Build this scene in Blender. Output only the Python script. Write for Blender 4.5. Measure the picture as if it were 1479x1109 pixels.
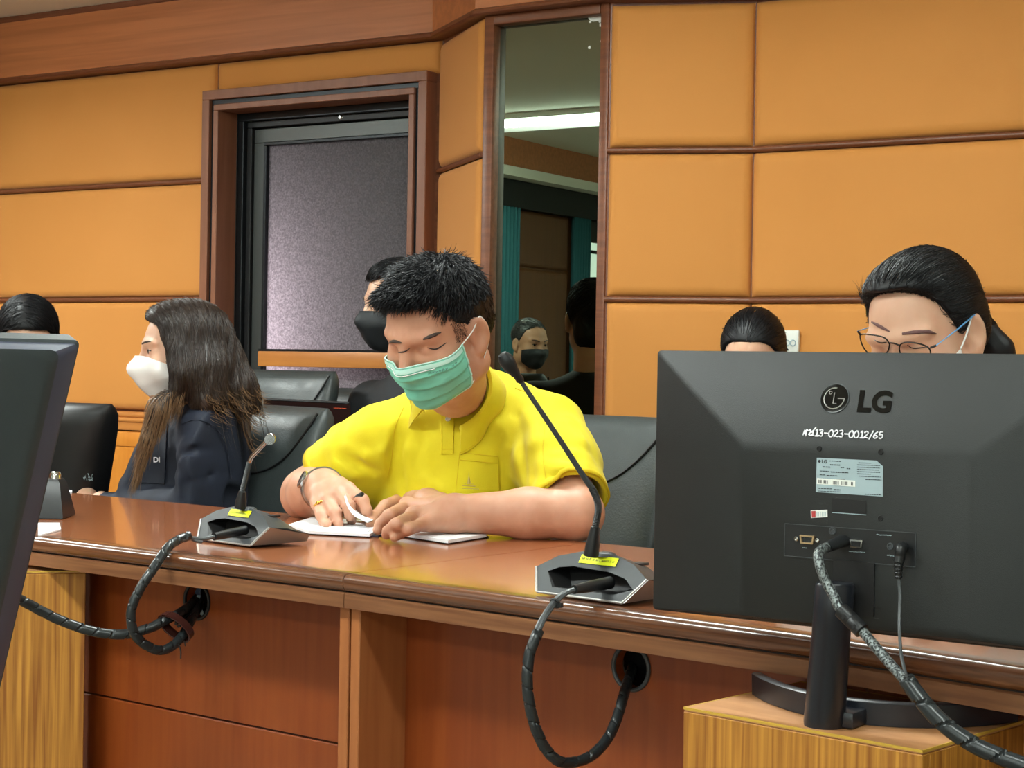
import bpy, bmesh, math, random
import numpy as np
from mathutils import Vector, Matrix

for o in list(bpy.data.objects): bpy.data.objects.remove(o)
S = bpy.context.scene; COL = S.collection
random.seed(7); RNG = np.random.default_rng(11)

# ------------------------------------------------------------------ camera
F = 2500.0; EYE = 1.085
YAW = math.radians(32.1); PIT = .0098; ROL = .0175
fw = np.array([-math.sin(YAW)*math.cos(PIT), math.cos(YAW)*math.cos(PIT), -math.sin(PIT)])
_rt = np.array([math.cos(YAW), math.sin(YAW), 0.]); _up = np.cross(_rt, fw)
CR = _rt*math.cos(ROL)+_up*math.sin(ROL); CU = _up*math.cos(ROL)-_rt*math.sin(ROL)
CAM = np.array([0., 0., EYE])
cd = bpy.data.cameras.new('camera'); co = bpy.data.objects.new('camera', cd); COL.objects.link(co)
co.matrix_world = Matrix(((CR[0], CU[0], -fw[0], 0), (CR[1], CU[1], -fw[1], 0), (CR[2], CU[2], -fw[2], EYE), (0, 0, 0, 1)))
cd.sensor_fit = 'HORIZONTAL'; cd.sensor_width = 36; cd.lens = 36*F/1479; cd.clip_start = .05
S.camera = co
# ------------------------------------------------------------------ world, light, exposure
S.view_settings.view_transform = 'Standard'; S.view_settings.look = 'None'
S.view_settings.exposure = 0.30; S.view_settings.gamma = 1; S.view_settings.use_curve_mapping = False
W = bpy.data.worlds.new('world'); S.world = W; W.use_nodes = True
W.node_tree.nodes['Background'].inputs[0].default_value = (.8, .88, 1, 1)
W.node_tree.nodes['Background'].inputs[1].default_value = .3
def area_light(name, loc, sx, sy, power, col=(1, .97, .9), spread=170, rot=(0, 0, 0)):
    l = bpy.data.lights.new(name, 'AREA'); l.shape = 'RECTANGLE'; l.size = sx; l.size_y = sy
    l.energy = power; l.color = col; l.spread = math.radians(spread)
    o = bpy.data.objects.new(name, l); o.location = loc; o.rotation_euler = rot; COL.objects.link(o); return o
CEIL = 2.42
COOL = (.93, 1.0, .97)
LAMPS = [(-4.75, 1.1), (-2.3, 1.0), (-.1, .9), (-4.85, 2.95), (-1.9, 2.95), (.6, 2.8), (-2.4, -1.4), (.1, -1.4)]
for i, (x, y) in enumerate(LAMPS):
    area_light('tube_light', (x, y, CEIL-.075), 1.2, .16, (26, 26, 8, 52, 19, 2, 18, 11)[i], COOL, 165)

area_light('added_fill_light', (.2, -2.85, 1.45), 3.2, 1.2, 9, (.92, .97, 1), 170, (math.radians(97), 0, 0))  # unseen fill source added behind the camera to brighten ceiling and fronts

# ------------------------------------------------------------------ pixel -> real place helpers
def ray(x, y): return fw+CR*((x-739.5)/F)-CU*((y-554.5)/F)
def P(x, y, D): return CAM+ray(x, y)*D
def PZ(x, y, z): r = ray(x, y); return CAM+r*((z-EYE)/r[2])
def PY(x, y, Y): r = ray(x, y); return CAM+r*(Y/r[1])
def PL(x, y, p0, n): r = ray(x, y); return CAM+r*(np.dot(np.asarray(p0)-CAM, n)/np.dot(r, n))
def V3(*a): return np.array(a, float)
def unit(v): v = np.asarray(v, float); return v/np.linalg.norm(v)

# ------------------------------------------------------------------ materials
def s2l(c):
    if isinstance(c, str): c = [int(c[i:i+2], 16)/255 for i in (0, 2, 4)]
    return tuple(((x+.055)/1.055)**2.4 if x > .04045 else x/12.92 for x in c)+(1,)
def mat(name, col, rough=.5, metal=0., spec=.5, coat=0., sheen=0., bump=0., bscale=200., col2=None, cscale=(8, 8, 8), cdet=3., trans=0., sss=0., emit=None, estr=0., alpha=1., rough2=None):
    m = bpy.data.materials.new(name); m.use_nodes = True; nt = m.node_tree; N = nt.nodes; L = nt.links
    b = N['Principled BSDF']; b.inputs['Base Color'].default_value = s2l(col)
    b.inputs['Roughness'].default_value = rough; b.inputs['Metallic'].default_value = metal
    b.inputs['Specular IOR Level'].default_value = spec; b.inputs['Coat Weight'].default_value = coat; b.inputs['Coat Roughness'].default_value = .08
    b.inputs['Sheen Weight'].default_value = sheen; b.inputs['Transmission Weight'].default_value = trans; b.inputs['Alpha'].default_value = alpha
    if sss: b.inputs['Subsurface Weight'].default_value = sss; b.inputs['Subsurface Radius'].default_value = (.012, .005, .003); b.inputs['Subsurface Scale'].default_value = .5
    if emit: b.inputs['Emission Color'].default_value = s2l(emit); b.inputs['Emission Strength'].default_value = estr
    tc = N.new('ShaderNodeTexCoord')
    if col2 is not None or rough2 is not None:
        mp = N.new('ShaderNodeMapping'); mp.inputs['Scale'].default_value = cscale; L.new(tc.outputs['Object'], mp.inputs[0])
        nz = N.new('ShaderNodeTexNoise'); nz.inputs['Scale'].default_value = 1; nz.inputs['Detail'].default_value = cdet; nz.inputs['Distortion'].default_value = .4
        L.new(mp.outputs[0], nz.inputs['Vector'])
        cr = N.new('ShaderNodeValToRGB'); cr.color_ramp.elements[0].position = .35; cr.color_ramp.elements[1].position = .65
        cr.color_ramp.elements[0].color = s2l(col); cr.color_ramp.elements[1].color = s2l(col2 if col2 is not None else col)
        L.new(nz.outputs[0], cr.inputs[0]); L.new(cr.outputs[0], b.inputs['Base Color'])
        if rough2 is not None:
            mr = N.new('ShaderNodeMapRange'); mr.inputs[3].default_value = rough; mr.inputs[4].default_value = rough2; mr.inputs[1].default_value = .3; mr.inputs[2].default_value = .7
            L.new(nz.outputs[0], mr.inputs[0]); L.new(mr.outputs[0], b.inputs['Roughness'])
    if bump:
        n2 = N.new('ShaderNodeTexNoise'); n2.inputs['Scale'].default_value = bscale; n2.inputs['Detail'].default_value = 2
        L.new(tc.outputs['Object'], n2.inputs['Vector'])
        bp = N.new('ShaderNodeBump'); bp.inputs['Strength'].default_value = bump; bp.inputs['Distance'].default_value = .002
        L.new(n2.outputs[0], bp.inputs['Height']); L.new(bp.outputs[0], b.inputs['Normal'])
    return m
M = {}
M['panel'] = mat('orange_fabric', 'CB863B', .75, bump=.12, bscale=500, sheen=.1, col2='CF8A3F', cscale=(2, 2, 2))
M['trimwood'] = mat('brown_moulding_wood', '7E4A2E', .4, col2='6B3C24', cscale=(2, 60, 60), bump=.05)
M['frieze'] = mat('brown_frieze_wood', 'C27848', .45, col2='AE6A3E', cscale=(1.5, 40, 40), cdet=5)
M['casing'] = mat('casing_wood', '8C5A40', .45, col2='7F4F36', cscale=(30, 30, 3))
M['dado'] = mat('dado_wood', 'D88A35', .4, col2='CF7F2C', cscale=(30, 30, 2))
M['rail_light'] = mat('light_rail_wood', 'C5813F', .4, col2='B9763A', cscale=(2, 40, 40))
M['alu'] = mat('dark_bronze_aluminium', '24272A', .35, metal=.6)
M['alu2'] = mat('grey_sash_aluminium', '4C4F4D', .4, metal=.5)
M['ceiling'] = mat('ceiling_paint', 'EDEBDD', .9)
M['carpet'] = mat('pale_floor_tile', '7A7166', .5)
M['dim_wall'] = mat('dimmed_far_wall_wood', '6A3E1C', .5, col2='5E3718', cscale=(20, 20, 2))  # dimness of the side wall put into the brown
M['curtain'] = mat('teal_curtain', '2F6A70', .9)
M['dark'] = mat('near_black', '0B0B0D', .5)
M['black'] = mat('black_plastic', '17191B', .38, bump=.06, bscale=900)
M['monback'] = mat('monitor_back_plastic', '1A1D1D', .42, bump=.18, bscale=1400)
M['monbase'] = mat('monitor_stand_plastic', '1C1F26', .3)
M['gloss'] = mat('gloss_black', '050506', .12)
M['leather'] = mat('black_leather', '343A3A', .36, bump=.25, bscale=260, rough2=.5, cscale=(20, 20, 20))
M['leatherback'] = mat('chair_shell', '121314', .5)
M['chrome'] = mat('chrome', 'C9C9C6', .14, metal=1)
M['steel'] = mat('watch_steel', 'C4C6C6', .22, metal=1)
M['gold'] = mat('gold', 'D9A94E', .2, metal=1)
M['deskTop'] = mat('desk_top_veneer', '9E5D37', .22, coat=.5, col2='955633', cscale=(3, 50, 50), cdet=6)
M['deskEdge'] = mat('desk_edge_wood', '71452A', .25, coat=.5, col2='54311D', cscale=(4, 120, 160), cdet=5)
M['deskFascia'] = mat('desk_fascia_wood', '85593A', .35, coat=.2, col2='6F452C', cscale=(5, 90, 120), cdet=5)
M['deskPanel'] = mat('desk_panel_veneer', '8A4218', .38, coat=.15, col2='803812', cscale=(60, 60, 3), cdet=4)
M['deskLeg'] = mat('desk_gable_wood', 'A9683A', .4, col2='9E5E33', cscale=(60, 60, 4))
M['micGrey'] = mat('mic_grey_plastic', '3C4043', .42, bump=.08, bscale=1200)
M['micSilver'] = mat('mic_silver_trim', 'A9A6A2', .32, metal=.55)
M['yellowLabel'] = mat('yellow_label', 'E6F000', .5)
M['ink'] = mat('ink', '22262B', .6)
M['white'] = mat('white_plastic', 'E4E6DF', .4)
M['marker'] = mat('white_marker', 'F0EEF4', .6)
M['paper'] = mat('paper', 'EDEFF3', .8)
M['paperGrey'] = mat('paper_fold', 'C9CFE0', .8)
M['navyBook'] = mat('navy_cover', '23273F', .5)
M['labelGrey'] = mat('rating_label', '9FB2B8', .45)
M['red'] = mat('red_print', 'B33A3A', .5)
M['tape'] = mat('brown_tape', '46241F', .25)
M['vga'] = mat('vga_shell', 'C7AC86', .3, metal=.8)
M['monleft'] = mat('left_monitor_back_lit', '3B4346', .45, bump=.1, bscale=1200)  # lightened to carry light bounced from the floor
M['monbevel'] = mat('left_monitor_bevel_sheen', '484E60', .4)  # bluish sheen put into the bevel colour
M['braid'] = mat('braided_sleeve', '8E9696', .4, metal=.4, col2='2A2D2F', cscale=(420, 420, 420), cdet=0)
M['spiral'] = mat('spiral_wrap', '23282A', .28)
M['cable'] = mat('cable_grey', '4A4E50', .4)
def wood_box_mat():
    m = mat('oak_box', 'C48A34', .5, col2='8E5518', cscale=(120, 120, 3.0), cdet=8)
    return m
M['oak'] = wood_box_mat()
M['oakTop'] = mat('box_top_veneer', 'C08A5C', .45, col2='B07A4C', cscale=(8, 40, 8))
M['oakEdge'] = mat('worn_yellow_edge', 'C79F3A', .5)
M['tube'] = mat('fluorescent_tube', 'FFFFFF', .5, emit='F2FFFA', estr=32)
M['day'] = mat('daylight_pane', 'FFFFFF', .5, emit='DCEFE6', estr=1.6)

# ------------------------------------------------------------------ mesh helpers
class MB:
    def __init__(s): s.v = []; s.f = []; s.mi = []; s.cur = 0
    def add(s, vs, fs):
        o = len(s.v); s.v += [tuple(map(float, p)) for p in vs]; s.f += [tuple(i+o for i in f) for f in fs]; s.mi += [s.cur]*len(fs)
    def box(s, c, size, ax=None, bev=0., seg=2):
        ax = np.eye(3) if ax is None else np.asarray(ax); h = np.asarray(size)/2
        if bev <= 0:
            vs = [np.asarray(c)+ax.T@(h*np.array([i, j, k])) for i in (-1, 1) for j in (-1, 1) for k in (-1, 1)]
            s.add(vs, [(0, 1, 3, 2), (4, 6, 7, 5), (0, 4, 5, 1), (2, 3, 7, 6), (0, 2, 6, 4), (1, 5, 7, 3)]); return
        bm = bmesh.new(); bmesh.ops.create_cube(bm, size=1)
        for v in bm.verts: v.co = Vector((v.co.x*size[0], v.co.y*size[1], v.co.z*size[2]))
        bmesh.ops.bevel(bm, geom=bm.edges[:], offset=bev, segments=seg, affect='EDGES', profile=.5)
        bm.verts.index_update()
        s.add([np.asarray(c)+ax.T@np.array(v.co) for v in bm.verts], [[v.index for v in f.verts] for f in bm.faces]); bm.free()
    def bar(s, a, b, w, d, n, bev=0.):                     # beam from a to b; n = direction of its depth
        a = np.asarray(a, float); b = np.asarray(b, float); u = unit(b-a); n = np.asarray(n, float); n = unit(n-u*np.dot(n, u)); t = np.cross(n, u)
        s.box((a+b)/2, (np.linalg.norm(b-a), d, w), np.array([u, n, t]), bev)
    def prism(s, poly, d0, d1):                            # poly: list of 3d points; extruded from +d0 to +d1 (vectors)
        n = len(poly); a = [np.asarray(p)+d0 for p in poly]; b = [np.asarray(p)+d1 for p in poly]
        s.add(a+b, [tuple(range(n))[::-1], tuple(range(n, 2*n))]+[(i, (i+1) % n, n+(i+1) % n, n+i) for i in range(n)])
    def loft(s, rings, caps=True, closed=True):
        n = len(rings[0]); vs = [p for r in rings for p in r]; fs = []
        for i in range(len(rings)-1):
            for j in range(n if closed else n-1): k = (j+1) % n; fs.append((i*n+j, i*n+k, (i+1)*n+k, (i+1)*n+j))
        if caps: fs += [tuple(range(n))[::-1], tuple((len(rings)-1)*n+j for j in range(n))]
        s.add(vs, fs)
    def tube(s, path, r, n=10, caps=True, flat=1.0, up=(0, 0, 1)):
        path = np.asarray(path, float); m = len(path); r = np.full(m, r) if np.isscalar(r) else np.asarray(r)
        T = np.gradient(path, axis=0); T /= np.linalg.norm(T, axis=1)[:, None]+1e-12
        u = np.asarray(up, float)
        if abs(np.dot(u, T[0])) > .95: u = np.array([1., 0, 0])
        rings = []; a = unit(u-T[0]*np.dot(u, T[0]))
        for i in range(m):
            a = unit(a-T[i]*np.dot(a, T[i])); b = np.cross(T[i], a)
            rings.append([path[i]+r[i]*(math.cos(t)*a*flat+math.sin(t)*b) for t in np.linspace(0, 2*math.pi, n, endpoint=False)])
        s.loft(rings, caps)
    def lathe(s, prof, base, axis, n=24):                  # prof: (radius, height)
        axis = unit(axis); u = unit(np.cross(axis, [0, 0, 1]) if abs(axis[2]) < .9 else np.cross(axis, [1, 0, 0])); w = np.cross(axis, u)
        s.loft([[np.asarray(base)+axis*h+max(r, 1e-5)*(u*math.cos(t)+w*math.sin(t)) for t in np.linspace(0, 2*math.pi, n, endpoint=False)] for r, h in prof])
    def sphere(s, c, r, nu=16, nv=10, ax=None):
        r = np.ones(3)*r; ax = np.eye(3) if ax is None else np.asarray(ax)
        s.loft([[np.asarray(c)+ax.T@(r*np.array([math.sin(p)*math.cos(t), math.sin(p)*math.sin(t), math.cos(p)])) for t in np.linspace(0, 2*math.pi, nu, endpoint=False)] for p in np.linspace(.02, math.pi-.02, nv)])
    def torus(s, c, R_, r, axis, n=28, m=8, ax2=1.0):
        axis = unit(axis); u = unit(np.cross(axis, [0, 0, 1]) if abs(axis[2]) < .9 else np.cross(axis, [1, 0, 0])); w = np.cross(axis, u)
        rings = []
        for t in np.linspace(0, 2*math.pi, n, endpoint=False):
            d = u*math.cos(t)+w*math.sin(t)
            rings.append([np.asarray(c)+d*(R_+r*math.cos(q))+axis*r*ax2*math.sin(q) for q in np.linspace(0, 2*math.pi, m, endpoint=False)])
        rings.append(rings[0]); s.loft(rings, False)
def to_local(root, vs):
    if root is None or len(vs) == 0: return vs
    r = root
    while r.parent: r = r.parent
    mw = Matrix.LocRotScale(r.location, r.rotation_euler, None).inverted()
    a = np.array(mw); v = np.asarray(vs, float); return v@a[:3, :3].T+a[:3, 3]
def setp(o, label=None, cat=None, group=None, kind=None):
    for k, v in (('label', label), ('category', cat), ('group', group), ('kind', kind)):
        if v: o[k] = v
    return o
def mesh_obj(name, v, f, mats, parent=None, smooth=False, mi=None, **props):
    me = bpy.data.meshes.new(name); v = to_local(parent, v)
    me.from_pydata([tuple(p) for p in v], [], [tuple(q) for q in f])
    for m in (mats if isinstance(mats, (list, tuple)) else [mats]): me.materials.append(M[m] if isinstance(m, str) else m)
    if mi is not None and len(set(mi)) > 1: me.polygons.foreach_set('material_index', mi)
    bm = bmesh.new(); bm.from_mesh(me); bmesh.ops.recalc_face_normals(bm, faces=bm.faces); bm.to_mesh(me); bm.free()
    if smooth: me.shade_smooth(); 
    if smooth and smooth is not True: me.set_sharp_from_angle(angle=math.radians(smooth))
    o = bpy.data.objects.new(name, me); COL.objects.link(o)
    if parent is not None: o.parent = parent
    return setp(o, **props)
def build(name, mb, mats, parent=None, smooth=40, **props):
    return mesh_obj(name, mb.v, mb.f, mats, parent, smooth, mb.mi, **props)
def thing(name, label, cat, loc, rz=0, group=None):
    o = bpy.data.objects.new(name, None); o.location = tuple(loc); o.rotation_euler = (0, 0, rz); o.empty_display_size = .1
    COL.objects.link(o); return setp(o, label, cat, group)
def text_mesh(name, body, size, origin, xdir, ydir, m, parent, extrude=.0004, offset=0., align='LEFT', shear=0., **props):
    cu = bpy.data.curves.new('t', 'FONT'); cu.body = body; cu.size = size; cu.extrude = extrude; cu.offset = offset; cu.align_x = align; cu.shear = shear; cu.resolution_u = 3
    o = bpy.data.objects.new('t', cu); COL.objects.link(o); dg = bpy.context.evaluated_depsgraph_get(); dg.update()
    me = bpy.data.meshes.new_from_object(o.evaluated_get(dg)); x = unit(xdir); y = np.asarray(ydir, float); y = unit(y-x*np.dot(x, y)); z = np.cross(x, y)
    vs = [np.asarray(origin)+x*v.co.x+y*v.co.y+z*v.co.z for v in me.vertices]; fs = [tuple(p.vertices) for p in me.polygons]
    bpy.data.objects.remove(o); bpy.data.curves.remove(cu); bpy.data.meshes.remove(me)
    return mesh_obj(name, vs, fs, m, parent, False, **props)
def smooth_path(pts, n=40):
    p = np.asarray(pts, float); k = len(p); q = np.vstack([2*p[0]-p[1], p, 2*p[-1]-p[-2]]); out = []
    for i in range(k-1):
        a, b, c, d = q[i], q[i+1], q[i+2], q[i+3]
        for t in np.linspace(0, 1, max(2, n//(k-1)), endpoint=False):
            out.append(.5*(2*b+(c-a)*t+(2*a-5*b+4*c-d)*t*t+(3*b-3*c+d-a)*t**3))
    out.append(p[-1]); return np.array(out)
def strokes(mb, polys, org, x, y, r, n=5):                  # pen strokes (2D) drawn as thin flat tubes
    for pl in polys: mb.tube(smooth_path([np.asarray(org)+np.asarray(x)*a+np.asarray(y)*b for a, b in pl], 3*len(pl)) if len(pl) > 2 else [np.asarray(org)+np.asarray(x)*a+np.asarray(y)*b for a, b in pl], r, n)

# ================================================================== ROOM
YA, YM, YR = 4.74, 4.44, 4.56
XL, XR, YB = -5.5, 3.2, -3.0
def slab(name, boxes, m, parent=None, **k):
    b = MB()
    for lo, hi in boxes: b.box((np.array(lo)+hi)/2, np.abs(np.array(hi)-lo))
    return build(name, b, m, parent, False, **k)
slab('floor', [((XL-.1, YB-.1, -.05), (XR+.1, 6.2, 0))], 'carpet', kind='structure')
slab('ceiling', [((XL-.1, YB-.1, CEIL), (XR+.1, 5.2, CEIL+.06))], 'ceiling', kind='structure')
slab('wall_front', [((XL-.1, YB-.1, 0), (XR+.1, YB, CEIL))], 'ceiling', kind='structure')
slab('wall_side', [((XR, YB, 0), (XR+.1, 5, CEIL))], 'ceiling', kind='structure')

def pad(parent, p0, ud, w, z0, z1, n, bulge=.022, r=.03, m='panel'):
    """one upholstered panel: softly rounded edges, slightly crowned"""
    ud = unit(ud); n = unit(n); h = z1-z0
    def smp(L): e = np.array([0, .12, .3, .55, .8, 1.0])*r; return np.concatenate([e, np.linspace(r, L-r, 5)[1:-1], L-e[::-1]])
    U, Vv = smp(w), smp(h); vs = []; nu, nv = len(U), len(Vv)
    for v in Vv:
        for u in U:
            du, dv = min(u, w-u)/r, min(v, h-v)/r
            g = lambda d: math.sqrt(max(0, 1-(1-min(d, 1))**2))
            d = bulge*min(g(du), g(dv)) if min(du, dv) >= 1 else bulge*g(du)*g(dv)
            d += .006*math.sin(math.pi*u/w)*math.sin(math.pi*v/h)
            vs.append(np.asarray(p0)+ud*u+V3(0, 0, z0+v)+n*d)
    fs = [(j*nu+i, j*nu+i+1, (j+1)*nu+i+1, (j+1)*nu+i) for j in range(nv-1) for i in range(nu-1)]
    return mesh_obj('padded_panel', vs, fs, m, parent, True)
def bead(parent, a, b, r=.009, n=None):
    t = MB(); t.tube([a, b], r, 10); return build('bead_moulding', t, 'trimwood', parent)
def sweep(name, plan, prof, m, zs=None, **k):
    """profile (offset into the room, z) carried along the plan line with mitred corners"""
    plan = [np.array(p, float) for p in plan]; nn = []
    for i in range(len(plan)-1): d = plan[i+1]-plan[i]; nn.append(unit([d[1], -d[0]]))
    rings = []
    for i, p in enumerate(plan):
        a = nn[max(0, i-1)]; b = nn[min(i, len(nn)-1)]; q = a+b; q = q/np.dot(q, a) if i not in (0, len(plan)-1) else a
        dz = zs[i] if zs else 0
        rings.append([V3(p[0]+q[0]*o, p[1]+q[1]*o, z+(dz if z < CEIL-.01 else 0)) for o, z in prof])
    b = MB(); b.loft(rings); return build(name, b, m, None, 30, **k)

DG0, DG1 = V3(-3.262, YA, 0), V3(-2.885, 4.425, 0)           # diagonal return between window wall and mirror column
MC1 = V3(-2.452, 4.41, 0); RC0 = V3(-2.058, YR, 0)
PLAN = [(XL, YA), tuple(DG0[:2]), tuple(DG1[:2]), tuple(MC1[:2]), tuple(RC0[:2]), (XR, YR)]
ZS = [0, 0, -.018, -.018, -.022, -.022]
# left window wall
wl = slab('wall_left_back', [((XL, YA, 0), (-4.262, YA+.12, CEIL)), ((-4.262, YA, 2.05), (-3.30, YA+.12, CEIL)), ((-3.30, YA, 0), (-3.24, YA+.12, CEIL)), ((-4.262, YA, 0), (-3.30, YA+.12, .3))], 'trimwood', kind='structure')
N0 = V3(0, -1, 0)
for z0, z1 in ((.90, 1.304), (1.321, 1.733), (1.751, 2.163)):
    pad(wl, (XL+.0, YA, 0), (1, 0, 0), -4.276-XL if z1 < 2 else -4.252-XL, z0, z1, N0)
pad(wl, (-4.243, YA, 0), (1, 0, 0), .975, 2.055, 2.163, N0)
for z in (1.3125, 1.742): bead(wl, (XL, YA-.012, z), (-4.27, YA-.012, z))
# chair rail and panelled dado under it
b = MB()
for (o, z, r) in ((.012, .882, .012), (.02, .862, .010)): b.tube([(XL, YA-o, z), (-4.27, YA-o, z)], r, 10)
b.box(((XL-4.27)/2, YA-.012, .84), (-4.27-XL, .024, .03)); build('chair_rail', b, 'rail_light', wl)
b = MB(); b.box(((XL-4.27)/2, YA-.006, .41), (-4.27-XL, .016, .82)); b.box(((XL-4.27)/2, YA-.012, .79), (-4.27-XL, .014, .055), bev=.004); build('dado_panel', b, 'dado', wl)
# diagonal return
dd = unit(DG1-DG0); dn = V3(dd[1], -dd[0], 0); dl = np.linalg.norm(DG1-DG0)
b = MB(); b.prism([DG0, DG1, DG1-dn*.06, DG0-dn*.06], V3(0, 0, 0), V3(0, 0, CEIL)); wd = build('wall_diagonal_left', b, 'trimwood', None, False, kind='structure')
for z0, z1 in ((.86, 1.292), (1.308, 1.722), (1.738, 2.148)): pad(wd, DG0+dd*.012, dd, dl-.016, z0, z1, dn)
for z in (1.30, 1.73): bead(wd, DG0+dn*.012+V3(0, 0, z), DG1+dn*.012+V3(0, 0, z), .008)
# mirror column
wm = slab('wall_mirror', [((-2.885, YM+.012, 0), (-2.452, YM+.16, CEIL))], 'trimwood', kind='structure')
# right-hand return and right wall
ed = unit(RC0-MC1); en = V3(ed[1], -ed[0], 0); el = np.linalg.norm(RC0-MC1)
b = MB(); b.prism([MC1, RC0, RC0-en*.06, MC1-en*.06], V3(0, 0, 0), V3(0, 0, CEIL)); wr1 = build('wall_diagonal_right', b, 'trimwood', None, False, kind='structure')
for z0, z1 in ((.42, .843), (.859, 1.279), (1.295, 1.708), (1.727, 2.138)): pad(wr1, MC1+ed*.006, ed, el-.008, z0, z1, en)
for z in (1.287, 1.7175): bead(wr1, MC1+en*.012+V3(0, 0, z), RC0+en*.012+V3(0, 0, z))
wr = slab('wall_right_back', [((RC0[0], YR, 0), (XR, YR+.1, CEIL))], 'trimwood', kind='structure')
for x0, x1 in ((RC0[0]+.002, .35), (.354, 2.2)):
    for z0, z1 in ((.42, .843), (.859, 1.279), (1.295, 1.708), (1.727, 2.138)): pad(wr, (x0, YR, 0), (1, 0, 0), x1-x0, z0, z1, N0)
for z in (1.287, 1.7175): bead(wr, (RC0[0], YR-.012, z), (XR, YR-.012, z))
# frieze above the panels with its bead, and ceiling edge moulding
sweep('trim_frieze', PLAN, [(0, 2.182), (.045, 2.182), (.05, CEIL-.012), (.0, CEIL-.012)], 'frieze', ZS, kind='structure')
sweep('trim_bead', PLAN, [(0, 2.164)]+[(.038+.017*math.cos(t), 2.175+.0115*math.sin(t)) for t in np.linspace(-2.2, 2.2, 9)]+[(0, 2.186)], 'trimwood', ZS, kind='structure')
sweep('trim_ceiling', PLAN, [(0, CEIL-.022), (.052, CEIL-.022), (.056, CEIL-.014), (.056, CEIL-.001), (0, CEIL-.001)], 'trimwood', None, kind='structure')

# ---- window with frosted glass
win = thing('window_1', None, None, (-3.78, YA, 0)); win['kind'] = 'structure'
def frame(name, x0, x1, z0, z1, w, y0, y1, m, parent, bottom=True, bev=.002):
    yc, d = (y0+y1)/2, abs(y1-y0)
    for nm, c, sz in (('', ((x0+x1)/2, yc, z1-w/2), (x1-x0, d, w)), ('', (x0+w/2, yc, (z0+z1-w)/2), (w, d, z1-w-z0)), ('', (x1-w/2, yc, (z0+z1-w)/2), (w, d, z1-w-z0))):
        b = MB(); b.box(c, sz, bev=bev, seg=1); build(name, b, m, parent, False)
    if bottom: b = MB(); b.box(((x0+x1)/2, yc, z0+w/2), (x1-x0-2*w, d, w), bev=bev, seg=1); build(name, b, m, parent, False)
frame('outer_casing', -4.273, -3.288, .35, 2.058, .034, YA-.06, YA+.02, 'casing', win)
frame('seal_strip', -4.239, -3.322, .384, 2.024, .02, YA-.045, YA+.02, 'alu', win)
b = MB()
frame('inner_casing', -4.221, -3.340, .402, 2.006, .022, YA-.057, YA+.05, 'casing', win)
frame('aluminium_frame', -4.199, -3.362, .424, 1.984, .028, YA+.05, YA+.12, 'alu', win)
frame('jamb_liner', -4.262, -3.30, .40, 2.05, .064, YA+.045, YA+.125, 'dark', win)
frame('track', -4.171, -3.39, .452, 1.956, .022, YA+.07, YA+.12, 'dark', win)
sx0, sx1 = -4.149, -3.387
frame('sash', sx0, sx1, .452, 1.93, .05, YA+.085, YA+.115, 'alu2', win)
frame('glazing_bead', sx0+.05, sx1-.05, .502, 1.88, .012, YA+.078, YA+.112, 'alu', win)
b = MB(); b.lathe([(.004, 0), (.012, .004), (.012, .012), (.005, .02)], (-3.745, YA+.085, 1.948), (0, -1, 0), 12); build('latch_knob', b, 'steel', win, label='small metal latch knob')
b = MB(); b.box(((-4.09+sx1)/2+.01, YA+.055, 1.099), (sx1+4.09-.02, .05, .054), bev=.003); b.cur = 1; b.box(((-4.09+sx1)/2+.01, YA+.058, 1.13), (sx1+4.09-.02, .05, .009)); build('mid_rail', b, ['rail_light', 'alu'], win, label='light wooden middle rail')
gm = mat('frosted_patterned_glass', '8A898A', .35, trans=0.0); nt = gm.node_tree; nb = nt.nodes['Principled BSDF']
tl = nt.nodes.new('ShaderNodeBsdfTranslucent'); tl.inputs[0].default_value = s2l('C9BCC6'); mx = nt.nodes.new('ShaderNodeMixShader'); mx.inputs[0].default_value = .72
tc = nt.nodes['Texture Coordinate']; vo = nt.nodes.new('ShaderNodeTexNoise'); vo.inputs['Scale'].default_value = 170; vo.inputs['Detail'].default_value = 3; vo.inputs['Roughness'].default_value = .7
nt.links.new(tc.outputs['Object'], vo.inputs['Vector']); rp = nt.nodes.new('ShaderNodeValToRGB'); rp.color_ramp.elements[0].position = .40; rp.color_ramp.elements[1].position = .66
rp.color_ramp.elements[0].color = s2l('A59DA3'); rp.color_ramp.elements[1].color = s2l('F4EEF2'); nt.links.new(vo.outputs[0], rp.inputs[0]); nt.links.new(rp.outputs[0], tl.inputs[0])
bp = nt.nodes.new('ShaderNodeBump'); bp.inputs['Strength'].default_value = .9; bp.inputs['Distance'].default_value = .004; nt.links.new(vo.outputs[0], bp.inputs['Height']); nt.links.new(bp.outputs[0], nb.inputs['Normal'])
nt.links.new(nb.outputs[0], mx.inputs[1]); nt.links.new(tl.outputs[0], mx.inputs[2]); nt.links.new(mx.outputs[0], nt.nodes['Material Output'].inputs[0])
for z0, z1 in ((.512, 1.075), (1.13, 1.87)):
    b = MB(); b.box(((sx0+sx1)/2, YA+.1, (z0+z1)/2), (sx1-sx0-.12, .006, z1-z0)); build('pane', b, gm, win, False, label='frosted patterned glass')
# room beyond the glass
slab('wall_beyond', [((-5.3, 6.1, 0), (-2.6, 6.2, CEIL)), ((-5.3, 4.9, 0), (-5.2, 6.1, CEIL)), ((-2.7, 4.9, 0), (-2.6, 6.1, CEIL)), ((-5.3, 4.9, CEIL-.1), (-2.6, 6.1, CEIL))], 'alu2', kind='structure')
area_light('corridor_light', (-4.30, 5.22, .98), .4, .9, 13, (1, .92, .95), 170, (math.radians(-90), 0, math.radians(-8)))

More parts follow.
